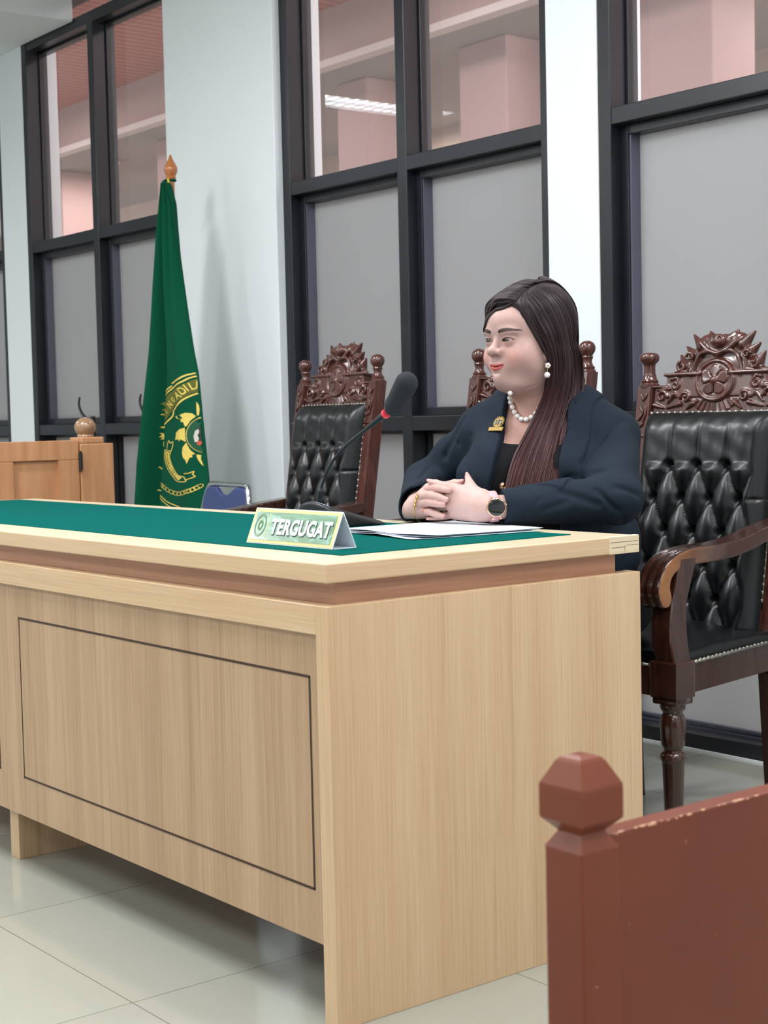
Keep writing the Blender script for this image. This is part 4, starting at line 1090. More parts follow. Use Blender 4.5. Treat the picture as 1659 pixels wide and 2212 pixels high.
# ================================================================ coat stand
M_iron = mat('black_iron', rgb(30, 28, 30), 0.4)
for (cx, cy, lb) in ((-4.345, 1.86, 'black metal coat stand behind the ball-topped gate post, one curved hook showing'), (-3.845, 1.90, 'black metal coat stand behind the green flag, one curved hook tip showing')):
    cs = thing('coat_stand', lb, 'coat stand', (cx, cy, 0), 0, 'black coat stands by the left window')
    bm = BM(); cyl(bm, (0, 0, 0.02), (0, 0, 1.055), 0.011, n=16); lathe(bm, [(0.0001, 0), (0.12, 0), (0.12, 0.012), (0.02, 0.03), (0.0001, 0.03)], n=28); obj('pole', bm, M_iron, cs, 'auto')
    for s in ((-1,) if cx < -4 else (-1, 1)):
        p = catmull([(0, 0, 1.035), (s * 0.06, 0, 1.045), (s * 0.105, 0, 1.070), (s * 0.130, 0, 1.100), (s * 0.131, 0, 1.125), (s * 0.122, 0, 1.145)], 6)
        bm = BM(); tube(bm, p, list(np.linspace(0.008, 0.0045, len(p))), 10); obj('hook', bm, M_iron, cs, True)
# ================================================================ blue chair
M_chrome = mat('chrome_tube', rgb(205, 208, 212), 0.12, metal=1.0)
M_blue = mat('navy_vinyl', rgb(50, 66, 112), 0.45)
bc = thing('tubular_chair', 'blue-backed chair with chrome tube frame beyond the desk, next to the flag', 'chair', (-2.765, 1.30, 0), math.radians(-6))
def bslope(z): return 0.20 + (z - 0.45) * 0.18
hw = 0.188
fr = catmull([(-hw - 0.005, bslope(0.10) + 0.02, 0.02), (-hw, bslope(0.45), 0.45), (-hw + 0.002, bslope(0.62), 0.62), (-hw + 0.010, bslope(0.72), 0.72), (-hw + 0.032, bslope(0.775), 0.775), (-hw + 0.062, bslope(0.787), 0.787), (0, bslope(0.788), 0.788), (hw - 0.062, bslope(0.787), 0.787), (hw - 0.032, bslope(0.775), 0.775), (hw - 0.010, bslope(0.72), 0.72), (hw - 0.002, bslope(0.62), 0.62), (hw, bslope(0.45), 0.45), (hw + 0.005, bslope(0.10) + 0.02, 0.02)], 8)
bm = BM(); tube(bm, fr, 0.0105, 12); 
for s in (-1, 1):
    tube(bm, catmull([(s * (hw + 0.004), bslope(0.45) - 0.02, 0.45), (s * (hw + 0.004), 0.0, 0.45), (s * (hw + 0.004), -0.17, 0.45), (s * (hw + 0.004), -0.20, 0.42), (s * (hw + 0.004), -0.21, 0.02)], 6), 0.0105, 12)
obj('frame', bm, M_chrome, bc, True)
def f_bb(P):
    yy = bslope(0) + 0.18 * P[:, 2]
    yb = 0.20 + (P[:, 2] - 0.45) * 0.18 - 0.006 + 0.15 * P[:, 0] ** 2
    d = np.maximum(np.abs(P[:, 1] - yb) - 0.010, 0)
    e = s_box(np.stack([P[:, 0], P[:, 1] * 0, P[:, 2]], 1), (0, 0, 0.64), (hw - 0.012, 1, 0.138), 0.045)
    notch = s_ell(np.stack([P[:, 0], P[:, 1] * 0, P[:, 2]], 1), (0, 0, 0.792), (0.070, 1, 0.042))
    e = smax(e, -notch, 0.018)
    return smax(e, np.abs(P[:, 1] - yb) - 0.009, 0.004)
V, Q = surfnet(f_bb, (-0.21, 0.15, 0.48), (0.21, 0.33, 0.80), 0.004)
obj('backrest', npmesh('b', V, Q), M_blue, bc)
bm = BM(); box(bm, (-hw - 0.01, -0.20, 0.45), (hw + 0.01, 0.19, 0.495), 0.018, 3); obj('seat', bm, M_blue, bc, 'auto')
# ================================================================ foreground bench
M_bench = mat('red_brown_gloss_paint', rgb(122, 66, 48), 0.36, spec=0.35, coat=0.08)
n1 = noise(M_bench, texco(M_bench), 3.0, 3); n2 = noise(M_bench, texco(M_bench), 95, 2, 0.5)
c1 = ramp(M_bench, n1, [(0.3, rgb(106, 46, 26)), (0.7, rgb(122, 60, 34))]); c2 = ramp(M_bench, n2, [(0.0, (0, 0, 0)), (0.765, (0, 0, 0)), (0.79, (1, 1, 1))])
setc(M_bench, 'Base Color', mixc(M_bench, c2, c1, rgb(196, 150, 120)))
M_chip = mat('bare_wood_chip', rgb(205, 160, 128), 0.7)
bench = thing('wooden_bench', 'red-brown painted bench end with faceted post finial, close in the foreground', 'bench', (1.024, -0.460, 0), 0)
h = 0.0245; zt = 0.627
bm = BM(); box(bm, (-h, -h, 0), (h, h, zt - 0.012), 0.0025)
def frust(bm, s0, z0, s1, z1):
    a = [bm.verts.new((x * s0, y * s0, z0)) for x, y in ((-1, -1), (1, -1), (1, 1), (-1, 1))]; b = [bm.verts.new((x * s1, y * s1, z1)) for x, y in ((-1, -1), (1, -1), (1, 1), (-1, 1))]
    for k in range(4): bm.faces.new((a[k], a[(k + 1) % 4], b[(k + 1) % 4], b[k]))
    bm.faces.new(a[::-1]); bm.faces.new(b)
frust(bm, h, zt - 0.013, h * 0.62, zt + 0.002)
pst = obj('post', bm, M_bench, bench)
bm = BM(); 
a = [(0.62, 0.0), (0.66, 0.003), (1.10, 0.014), (1.12, 0.017), (1.12, 0.044), (1.10, 0.047), (0.66, 0.068), (0.55, 0.071), (0.30, 0.0735)]
rings = [[bm.verts.new((x * s * h, y * s * h, zt + z)) for x, y in ((-1, -1), (1, -1), (1, 1), (-1, 1))] for s, z in a]
for r0, r1 in zip(rings, rings[1:]):
    for k in range(4): bm.faces.new((r0[k], r0[(k + 1) % 4], r1[(k + 1) % 4], r1[k]))
bm.faces.new(rings[0][::-1]); bm.faces.new(rings[-1])
obj('finial', bm, M_bench, pst)
bm = BM(); box(bm, (-0.011, h - 0.001, 0.06), (0.0135, 1.10, zt - 0.004), 0.0018); brd = obj('side_board', bm, M_bench, bench)
bm = BM(); r = random.Random(5)
for k in range(46):
    y = h + 0.0 + abs(r.gauss(0, 0.16)); 
    ball(bm, (0.0125, min(y, 1.05), zt - 0.0052 + r.uniform(-0.0008, 0.001)), r.uniform(0.0006, 0.0016), 6, 4, (1, r.uniform(1.5, 5), 0.8))
obj('paint_chips', bm, M_chip, brd, True)['kind'] = 'stuff'
bm = BM(); box(bm, (-h, 1.10 - h, 0), (h, 1.10 + h, zt - 0.012), 0.0025); frust(bm, h, zt - 0.013, h * 0.62, zt + 0.002)
for v in bm.verts:
    if v.co.z > zt - 0.0135 and abs(v.co.y) < 0.1: v.co.y += 1.10
obj('post', bm, M_bench, bench)
# ================================================================ PERSON
def W3(px, py, d):
    """point seen at (px, py) at depth d in front of the viewpoint (metres)"""
    return CAM_C + CAM_R @ np.array([px - 829.5, py - 1106.0, F_PX]) * (d / F_PX)
def RAY(px, py):
    r = CAM_R @ np.array([px - 829.5, py - 1106.0, F_PX]); return r / np.linalg.norm(r)
def march(f, px, py, d0, d1=4.2, off=0.0):
    r = RAY(px, py); t = d0
    for _ in range(90):
        d = float(f((CAM_C + r * t)[None, :].astype(np.float32))[0]) - off
        if d < 0.0004: break
        t += max(d * 0.7, 0.0003)
        if t > d1: return None
    return CAM_C + r * t
def grad(f, P, e=0.002):
    g = np.stack([f(P + np.eye(3, dtype=np.float32)[i] * e) - f(P - np.eye(3, dtype=np.float32)[i] * e) for i in range(3)], 1)
    return g / (np.linalg.norm(g, axis=1)[:, None] + 1e-9)
person = thing('person', 'seated woman in navy blazer with long dark hair, hands clasped on the desk', 'person', (-0.50, 1.05, 0))
def ps(o): o.location = (0.50, -1.05, 0) if o.parent == person else (0, 0, 0); return o
# ---- skin and cloth materials
M_skin = mat('skin', rgb(224, 178, 160), 0.46, spec=0.35, sss=0.18)
def use_vcol(m, tint=None):
    N, L, B = nodes(m); a = N.new('ShaderNodeVertexColor'); a.layer_name = 'Col'
    n = noise(m, texco(m), 120, 3); c = ramp(m, n, [(0.3, (0.95, 0.94, 0.94)), (0.7, (1, 1, 1))])
    L.new(mixc(m, 1.0, a.outputs[0], c, 'MULTIPLY'), B.inputs['Base Color'])
use_vcol(M_skin); bump(M_skin, noise(M_skin, texco(M_skin), 700, 2), 0.05, 0.0006)
M_navy = mat('navy_suit_cloth', rgb(25, 35, 47), 0.85, spec=0.2, sheen=0.0)
bump(M_navy, noise(M_navy, texco(M_navy), 900, 2), 0.25, 0.0008)
M_blouse = mat('black_knit', rgb(16, 16, 20), 0.8, spec=0.2)
M_trous = mat('black_trousers', rgb(22, 24, 30), 0.85)
M_shoe = mat('black_shoe', rgb(14, 14, 16), 0.3)
M_pearl = mat('white_pearl', rgb(236, 230, 228), 0.18, coat=0.6)
M_rose = mat('rose_gold', rgb(232, 190, 160), 0.2, metal=1.0); M_goldm = mat('gold_metal', rgb(226, 190, 110), 0.22, metal=1.0)
M_badge = mat('brass_badge', rgb(112, 90, 36), 0.42, metal=0.6)
M_strap = mat('pink_silicone', rgb(214, 160, 168), 0.5)
M_screen = mat('black_watch_glass', rgb(18, 18, 20), 0.12, coat=0.4)
M_eye = mat('eye_white', rgb(226, 214, 208), 0.2, coat=0.5)
use_vcol(M_eye)
M_hair = mat('dark_brown_hair', rgb(48, 30, 32), 0.46, spec=0.38)
use_vcol(M_hair)

HC = np.array([-0.4665, 0.8965, 1.180]); HS = 0.965; HR = rotm('Z', -1.0) @ rotm('X', 1.5) @ rotm('Y', 1.0)
def to_local(P): return ((P - HC) @ HR) / HS
def to_world(p): return HC + (np.array(p, float) * HS) @ HR.T
EYES = [(0.0310, -0.0735, 0.0), (-0.0310, -0.0735, 0.0)]
def lid_open(q, e, s):
    # almond opening, outer corner slightly raised; s = +1 for her left eye
    x = (q[:, 0] - e[0]) * s; z = q[:, 2] - e[2]
    zc = 0.0006 + 0.06 * x
    u = np.clip(x / 0.0145, -1, 1)
    up = 0.0051 * np.sqrt(np.clip(1 - u ** 2, 0, 1)); lo = 0.0024 * np.sqrt(np.clip(1 - u ** 2, 0, 1))
    dz = np.where(z > zc, z - zc - up, zc - z - lo)
    return np.maximum(dz, np.abs(x) - 0.0145)
def head_local(q):
    ax = q.copy(); ax[:, 0] = np.abs(q[:, 0])
    d = s_ell(q, (0, 0.014, 0.030), (0.0755, 0.093, 0.086))
    d = smin(d, s_ell(q, (0, -0.024, -0.030), (0.067, 0.062, 0.074)), 0.030)
    d = smin(d, s_ell(q, (0, -0.050, 0.040), (0.058, 0.043, 0.044)), 0.020)
    d = smin(d, s_ell(ax, (0.040, -0.045, -0.036), (0.034, 0.037, 0.034)), 0.018)       # full cheeks
    d = smin(d, s_ell(ax, (0.040, -0.010, -0.061), (0.032, 0.043, 0.033)), 0.026)       # jaw
    d = smin(d, s_ell(q, (0, -0.074, -0.081), (0.020, 0.017, 0.015)), 0.018)            # chin
    d = smin(d, s_ell(q, (0, -0.028, -0.097), (0.050, 0.050, 0.025)), 0.026)            # under chin
    d = smin(d, s_ell(ax, (0.026, -0.078, 0.020), (0.024, 0.011, 0.008)), 0.014)        # brow
    # sockets
    d = smax(d, -s_ell(ax, (0.0315, -0.1000, 0.001), (0.0185, 0.0112, 0.0100)), 0.012)
    # muzzle
    d = smin(d, s_ell(q, (0, -0.073, -0.054), (0.030, 0.019, 0.023)), 0.016)
    # nose
    n = s_cap(q, (0, -0.080, 0.008), (0, -0.0985, -0.022), 0.0066, 0.0104)
    n = smin(n, s_ell(q, (0, -0.1005, -0.0220), (0.0128, 0.0118, 0.0102)), 0.006)
    n = smin(n, s_ell(ax, (0.0142, -0.0920, -0.0250), (0.0088, 0.0108, 0.0082)), 0.0045)
    d = smin(d, n, 0.0085)
    d = smax(d, -s_ell(ax, (0.0078, -0.0990, -0.0333), (0.0040, 0.0052, 0.0026)), 0.0022)
    # crease beside the nostril and smile line
    d = smax(d, -s_path(ax, [(0.0230, -0.0940, -0.0270), (0.0275, -0.0925, -0.0390), (0.0315, -0.0890, -0.0510)], [0.0016, 0.0018, 0.0010]), 0.006)
    # lips
    zc = 7.0 * ax[:, 0] ** 2
    m = q.copy(); m[:, 2] = q[:, 2] + 0.0575 - zc; m[:, 0] = ax[:, 0]
    d = smin(d, s_ell(m, (0.0068, -0.0872, 0.0036), (0.0150, 0.0066, 0.0036)), 0.0030)
    d = smin(d, s_ell(m, (0.0, -0.0878, -0.0046), (0.0165, 0.0070, 0.0048)), 0.0035)
    d = smax(d, -s_ell(m, (0, -0.0962, -0.0004), (0.0260, 0.0080, 0.0007)), 0.0022)
    d = smax(d, -s_ell(m, (0, -0.0945, -0.0150), (0.012, 0.006, 0.0035)), 0.005)
    # ear
    e = s_ell(ax, (0.0765, 0.006, -0.008), (0.0075, 0.0180, 0.0300), rotm('Z', 14))
    e = smin(e, s_ell(ax, (0.0745, -0.003, -0.038), (0.0060, 0.0085, 0.0105)), 0.006)
    e = smax(e, -s_ell(ax, (0.0850, 0.002, -0.006), (0.0055, 0.0100, 0.0170)), 0.004)
    d = smin(d, e, 0.004)
    # eyelids round the eyeballs
    for i, e in enumerate(EYES):
        s = 1 if i == 0 else -1
        lid = s_ell(q, e, (0.0160, 0.0142, 0.0138))
        op = lid_open(q, e, s)
        lid = smin(d, lid, 0.006)
        d = smax(lid, -np.maximum(op, q[:, 1] + 0.0735), 0.0010)
        # fold above the lid
        d = smax(d, -s_path(q, [(e[0] - s * 0.012, -0.0905, 0.0066), (e[0], -0.0925, 0.0098), (e[0] + s * 0.010, -0.0890, 0.0090), (e[0] + s * 0.018, -0.082, 0.0060)], 0.0008), 0.0018)
    return d
# ---- torso frame
TC = np.array([-0.498, 0.992, 0.0]); TY = 25.0
TR = rotm('Z', TY)
def tl(P): return (P - TC) @ TR            # torso-local: x to her left, -y forward, z up
def tw(p): return TC + np.array(p, float) @ TR.T
SHL = tw((0.136, 0.014, 0.958)); SHR = tw((-0.148, 0.012, 0.972))
ELL = np.array([-0.212, 0.905, 0.836]); ELR = np.array([-0.815, 0.905, 0.850])
WRL = W3(1062, 1097, 3.205); WRR = W3(896, 1104, 3.375)
def neck_sdf(P):
    d = s_cap(P, to_world((0.0, 0.018, -0.070)), tw((0.0, -0.035, 1.03)), 0.058, 0.062)
    return d
def torso_sdf(P):
    q = tl(P)
    d = s_ell(q, (0, 0.0, 0.90), (0.165, 0.125, 0.16))
    d = smin(d, s_ell(q, (0, -0.012, 0.975), (0.120, 0.105, 0.075)), 0.05)
    d = smin(d, s_cap(P, tw((0.03, 0.0, 1.025)), SHL, 0.050, 0.056), 0.05)
    d = smin(d, s_cap(P, tw((-0.03, 0.0, 1.025)), SHR, 0.052, 0.062), 0.05)
    d = smin(d, s_ell(q, (0.078, -0.105, 0.875), (0.082, 0.078, 0.082)), 0.04)
    d = smin(d, s_ell(q, (-0.078, -0.105, 0.875), (0.082, 0.078, 0.082)), 0.04)
    d = smin(d, s_ell(q, (0, -0.01, 0.72), (0.180, 0.155, 0.16)), 0.06)
    return d
def skin_upper(P):
    q = to_local(P)
    d = head_local(q) * HS
    d = smin(d, neck_sdf(P), 0.020)
    d = smax(d, -s_path(q, [(-0.050, -0.033, -0.107), (-0.02, -0.056, -0.111), (0.02, -0.056, -0.111), (0.050, -0.033, -0.107), (0.066, 0.0, -0.098)], 0.0002), 0.006)
    t = torso_sdf(P)
    d = smin(d, t, 0.030)
    return np.maximum(d, 0.90 - P[:, 2])
V1_, Q1_ = surfnet(skin_upper, (-0.70, 0.76, 0.895), (-0.30, 1.10, 1.31), 0.0014)
# ---- skin colouring: lips, brows, lash lines, cheeks, and shade painted in
def col_face(V):
    q = to_local(V)
    n = len(V); base = np.array(rgb(186, 153, 146)[:3]); C = np.tile(base, (n, 1))
    def blend(w, c): 
        nonlocal C
        w = np.clip(w, 0, 1)[:, None]; C = C * (1 - w) + np.array(rgb(*c)[:3]) * w
    ax = np.abs(q[:, 0])
    blend(0.35 * np.exp(-(((ax - 0.045) / 0.022) ** 2 + ((q[:, 2] + 0.036) / 0.022) ** 2)) * (q[:, 1] < 0), (222, 138, 128))
    blend(0.5 * np.clip((-q[:, 2] - 0.098) / 0.05, 0, 1), (198, 146, 126))  # shade under the chin and on the neck put into the colour
    front = (q[:, 1] < -0.07)
    zc = 7.0 * ax ** 2; mz = q[:, 2] + 0.0575 - zc
    lipw = 1 - np.clip(ax / 0.0235, 0, 1) ** 2
    up = (0.0066 - 0.0016 * np.exp(-(ax / 0.0035) ** 2)) * np.sqrt(np.clip(lipw, 0, 1)); lo = 0.0092 * np.sqrt(np.clip(lipw, 0, 1))
    inl = np.where(mz > 0, up - mz, lo + mz)
    blend(np.clip(inl / 0.0012 + 0.5, 0, 1) * front * (ax < 0.0235), (180, 88, 86))
    blend(0.8 * np.exp(-(mz / 0.0011) ** 2) * front * (ax < 0.0225), (120, 40, 40))  # crease between the lips darkened by colour
    # brows
    for s in (1, -1):
        x = q[:, 0] * s
        cx = (x - 0.0125) / (0.0575 - 0.0125)
        zb = 0.0202 + 0.0048 * np.sin(np.clip(cx, 0, 1) * 2.6) - 0.0010 * np.clip(cx, 0, 1)
        th = np.interp(cx, [-.02, 0.05, 0.35, 0.75, 1.0], [0.0020, 0.0042, 0.0046, 0.0034, 0.0008])
        w = np.clip((th - np.abs(q[:, 2] - zb)) / 0.0012 + 0.5, 0, 1) * (cx > -0.02) * (cx < 1.0) * (q[:, 1] < -0.02)
        blend(w * 0.97, (52, 32, 30))
        e = EYES[0 if s == 1 else 1]
        op = lid_open(q, e, s)
        rr = np.linalg.norm(q - np.array(e), axis=1)
        upz = q[:, 2] > e[2] + 0.0006 + 0.06 * (q[:, 0] - e[0]) * s
        blend(np.clip(1.5 - np.abs(op) / 0.0021, 0, 1) * np.where(upz, 1.0, 0.35) * (rr < 0.022) * (q[:, 1] < -0.07), (44, 26, 24))
        blend(0.16 * np.exp(-((op) / 0.006) ** 2) * (rr < 0.026) * (q[:, 1] < -0.06), (170, 112, 98))  # shading round the eyes painted into the skin
    blend(0.8 * np.exp(-(((ax - 0.0078) / 0.0036) ** 2 + ((q[:, 2] + 0.0327) / 0.0026) ** 2)) * (q[:, 1] < -0.085), (110, 56, 48))  # nostril shade painted into the recess
    return C
# ---- hands: clasped, fingers interlaced
def hp(L): return [W3(*p) for p in L]
KL = hp([(980, 1056, 3.268), (974, 1073, 3.266), (975, 1092, 3.266), (982, 1110, 3.268)])
FL_ = [([(980, 1056, 3.266), (957, 1049, 3.288), (942, 1044, 3.303), (930, 1041, 3.312)], (0.0100, 0.0088, 0.0080, 0.0062)),
       ([(974, 1073, 3.268), (952, 1066, 3.300), (928, 1064, 3.335), (912, 1068, 3.345)], (0.0102, 0.0090, 0.0082, 0.0068)),
       ([(975, 1092, 3.268), (952, 1094, 3.302), (932, 1099, 3.325), (919, 1103, 3.322)], (0.0098, 0.0086, 0.0078, 0.0066)),
       ([(982, 1110, 3.270), (960, 1115, 3.292), (942, 1120, 3.308), (930, 1122, 3.315)], (0.0088, 0.0078, 0.0070, 0.0060))]
TH_L = ([(1044, 1082, 3.222), (1026, 1064, 3.236), (1015, 1046, 3.252), (1010, 1030, 3.262)], (0.0165, 0.0135, 0.0100, 0.0062))
KR = hp([(926, 1056, 3.335), (913, 1071, 3.335), (911, 1088, 3.338), (914, 1105, 3.342)])
FR_ = [([(926, 1056, 3.330), (943, 1055, 3.292), (958, 1057, 3.262), (970, 1059, 3.2475)], (0.0098, 0.0088, 0.0078, 0.0062)),
       ([(913, 1071, 3.330), (931, 1070, 3.292), (949, 1074, 3.264), (963, 1079, 3.2485)], (0.0098, 0.0090, 0.0080, 0.0064)),
       ([(911, 1088, 3.335), (928, 1085, 3.296), (944, 1088, 3.268), (957, 1090, 3.2540)], (0.0094, 0.0086, 0.0078, 0.0064)),
       ([(914, 1105, 3.338), (930, 1106, 3.302), (944, 1111, 3.279), (956, 1115, 3.2640)], (0.0088, 0.0080, 0.0072, 0.0060))]
TH_R = ([(930, 1062, 3.345), (960, 1052, 3.318), (982, 1045, 3.290), (997, 1042, 3.276)], (0.0140, 0.0115, 0.0095, 0.0070))
def hand_l(P):
    d = s_cap(P, ELL + (WRL - ELL) * 0.4, WRL, 0.029, 0.0250)
    # a slightly flattened wrist: wider top to bottom
    pal = None
    for k, (r1, r2) in zip(KL, ((0.021, 0.0125), (0.023, 0.0125), (0.023, 0.0122), (0.021, 0.0115))):
        e = s_cap(P, WRL * 0.72 + k * 0.28 + np.array([0, 0, (0.008 if k is KL[0] else (-0.010 if k is KL[3] else 0))]), k, r1, r2); pal = e if pal is None else smin(pal, e, 0.010)
    d = smin(d, pal, 0.020)
    d = smin(d, s_ell(P, W3(1042, 1092, 3.222), (0.026, 0.024, 0.027)), 0.014)
    f_ = None
    for pts, r in FL_:
        e = s_path(P, hp(pts), list(r), 0.002); f_ = e if f_ is None else np.minimum(f_, e)
    f_ = smin(f_, s_path(P, hp(TH_L[0]), list(TH_L[1]), 0.003), 0.001)
    return smin(d, f_, 0.007)
def hand_r(P):
    d = s_cap(P, ELR + (WRR - ELR) * 0.45, WRR, 0.034, 0.026)
    pal = None
    for k in KR:
        e = s_cap(P, WRR * 0.75 + k * 0.25, k, 0.021, 0.0125); pal = e if pal is None else smin(pal, e, 0.010)
    d = smin(d, pal, 0.018)
    f_ = None
    for pts, r in FR_:
        e = s_path(P, hp(pts), list(r), 0.002); f_ = e if f_ is None else np.minimum(f_, e)
    f_ = smin(f_, s_path(P, hp(TH_R[0]), list(TH_R[1]), 0.003), 0.001)
    return smin(d, f_, 0.006)
def flat_bottom(d, P): return smax(d, 0.7945 - P[:, 2], 0.004)
lo_, hi_ = np.minimum(WRL, WRR) - (0.16, 0.16, 0.06), np.maximum(WRL, WRR) + (0.16, 0.20, 0.09)
nails = []
for fs, hand in ((FL_ + [TH_L], 0), (FR_ + [TH_R], 1)):
    for pts, r in fs:
        a, b = W3(*pts[-2]), W3(*pts[-1]); dr = (b - a) / np.linalg.norm(b - a)
        cand = -RAY(*pts[-1][:2]); cand = cand * 0.75 + np.array([0, 0, 0.65]); cand -= dr * (cand @ dr); cand /= np.linalg.norm(cand)
        nails.append((b + dr * r[-1] * 0.35 + cand * r[-1] * 0.62, dr, cand, r[-1]))
def nail_sdf(P):
    d = None
    for c, dr, up, r in nails:
        sd = np.cross(dr, up); Rm = np.stack([dr, sd, up], 1)
        e = s_ell(P, c, (0.0078, r * 0.72, r * 0.42), Rm); d = e if d is None else np.minimum(d, e)
    return d
def hands(P):
    a = flat_bottom(hand_l(P), P); b = flat_bottom(hand_r(P), P)
    return np.minimum(smin(a, b, 0.0012), nail_sdf(P))
V2_, Q2_ = surfnet(hands, lo_, hi_, 0.0015)
def col_hand(V):
    base = np.array(rgb(196, 163, 155)[:3]); C = np.tile(base, (len(V), 1))
    nd = nail_sdf(V); sk = np.minimum(hand_l(V), hand_r(V))
    w = np.clip((0.0009 - nd) / 0.0008, 0, 1)[:, None]; C = C * (1 - w) + np.array(rgb(206, 158, 152)[:3]) * w
    for k in KL + KR + [W3(*p[0][1]) for p in FR_] + [W3(*p[0][2]) for p in FR_]:
        w = 0.28 * np.exp(-(np.linalg.norm(V - k, axis=1) / 0.011) ** 2)[:, None]; C = C * (1 - w) + np.array(rgb(214, 140, 122)[:3]) * w
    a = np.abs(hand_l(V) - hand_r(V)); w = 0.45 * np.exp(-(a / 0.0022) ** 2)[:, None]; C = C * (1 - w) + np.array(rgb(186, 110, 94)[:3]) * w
    return C
VB = np.vstack([V1_, V2_]); QB = np.vstack([Q1_, Q2_ + len(V1_)])
me = npmesh('body', VB, QB); vcol(me, np.vstack([col_face(V1_), col_hand(V2_)]))
body = ps(obj('body', me, M_skin, person)); body['label'] = 'light skinned face, neck and clasped hands'
# ---- eyes
for i, e in enumerate(EYES):
    bm = BM(); bmesh.ops.create_uvsphere(bm, u_segments=40, v_segments=28, radius=0.0126)
    me = bpy.data.meshes.new('eye'); bm.to_mesh(me); bm.free()
    co = np.zeros((len(me.vertices), 3), np.float32); me.vertices.foreach_get('co', co.ravel())
    gaze = np.array([-0.17, -1, 0.03]) if i == 0 else np.array([-0.10, -1, 0.03]); gaze /= np.linalg.norm(gaze)
    ang = np.degrees(np.arccos(np.clip(co @ gaze / 0.0126, -1, 1)))
    C = np.tile(rgb(168, 146, 140)[:3], (len(co), 1)); C[ang < 38] = rgb(30, 16, 12)[:3]; C[(ang < 34) & (ang > 14)] = rgb(52, 26, 18)[:3]; C[ang < 13] = (0.003, 0.003, 0.003)
    vcol(me, C)
    me.polygons.foreach_set('use_smooth', [True] * len(me.polygons))
    o = ps(obj('eye', me, M_eye, person)); w = to_world(e)
    me.transform(Matrix.Translation(w) @ Matrix([list(r) + [0] for r in HR] + [[0, 0, 0, 1]]))
# ---- jacket
def drape(P):
    q = tl(P)
    n = 0.0022 * np.sin(q[:, 0] * 38 + q[:, 2] * 30 + 2 * np.sin(q[:, 2] * 19)) + 0.0016 * np.sin(q[:, 2] * 75 + q[:, 0] * 22 + 3 * np.sin(q[:, 0] * 14)) 
    for (a, b, w, h) in FOLDS:
        n = n - h * np.exp(-(s_cap(P, a, b, 0.0) / w) ** 2)
    return n
CUFL = ELL + (WRL - ELL) * 0.90; CUFR = ELR + (WRR - ELR) * 0.80
FOLDS = []
def sleeve(P, sh, el, cu, r0, r1, r2, r3):
    d = s_cap(P, sh, el, r0, r1); d = smin(d, s_cap(P, el, cu, r2, r3), 0.020)
    ax = (cu - el) / np.linalg.norm(cu - el)
    return smax(d, (P - cu) @ ax - 0.004, 0.003) if r3 > 0.045 else smax(smax(d, (P - cu) @ ax - 0.004, 0.003), -d - 1, 0.003)
def jacket_solid(P):
    d = torso_sdf(P) - 0.013
    q = tl(P)
    d = smin(d, s_ell(q, (0, 0.02, 0.72), (0.20, 0.165, 0.20)), 0.04)
    d = smin(d, sleeve(P, SHL, ELL, CUFL, 0.069, 0.058, 0.049, 0.0385), 0.022)
    d = smin(d, sleeve(P, SHR, ELR, CUFR, 0.070, 0.060, 0.060, 0.048), 0.022)
    return d + drape(P)
fold_px = [((1396, 1036), (1305, 1016), 9, 9), ((1305, 1016), (1222, 1034), 7, 7), ((1292, 1090), (1212, 1062), 7, 10), ((1335, 1104), (1288, 1058), 6, 9), ((1386, 984), (1325, 992), 7, 7), ((1345, 908), (1292, 955), 9, 6), ((1292, 955), (1256, 1002), 7, 6),
           ((1240, 872), (1216, 935), 3.5, 6), ((1216, 935), (1206, 1008), 3.5, 6), ((1350, 1120), (1292, 1130), 7, 6), ((1228, 1082), (1176, 1102), 6, 5), ((1165, 1078), (1130, 1120), 5, 3), ((1000, 905), (960, 985), 8, 7), ((960, 985), (902, 1045), 7, 8),
           ((988, 958), (938, 1035), 7, 7), ((902, 1052), (956, 1040), 5, 8), ((880, 1085), (905, 1050), 6, 6), ((1045, 862), (1018, 940), 6, 4), ((1018, 940), (1003, 1010), 5, 4), ((1380, 1070), (1330, 1052), 7, 7), ((925, 1010), (890, 1060), 6, 5)]
_F = []
for p0, p1, w_, h_ in fold_px:
    a_ = march(jacket_solid, p0[0], p0[1], 2.8, 4.0); b_ = march(jacket_solid, p1[0], p1[1], 2.8, 4.0)
    if a_ is not None and b_ is not None: _F.append((a_, b_, w_ * 0.001, -h_ * 0.001))
FOLDS = _F
def v_open(P):
    """negative inside the front opening of the blazer"""
    q = tl(P); z = q[:, 2]
    hw = np.interp(z, [0.60, 0.80, 0.87, 0.93, 0.99, 1.04, 1.08], [0.060, 0.075, 0.085, 0.085, 0.078, 0.072, 0.080])
    hw = np.where(q[:, 0] < 0, np.interp(z, [0.60, 0.80, 0.85, 0.90, 0.94, 0.99, 1.04, 1.08], [0.060, 0.082, 0.078, 0.066, 0.062, 0.068, 0.070, 0.080]), hw)
    xc = np.interp(z, [0.6, 0.87, 1.0], [0.01, 0.012, 0.01])
    return np.maximum(np.maximum(np.abs(q[:, 0] - xc) - hw, -0.25 - q[:, 1]), q[:, 1] - np.interp(z, [0.9, 1.0, 1.06, 1.1], [-0.02, -0.02, 0.035, 0.06]))
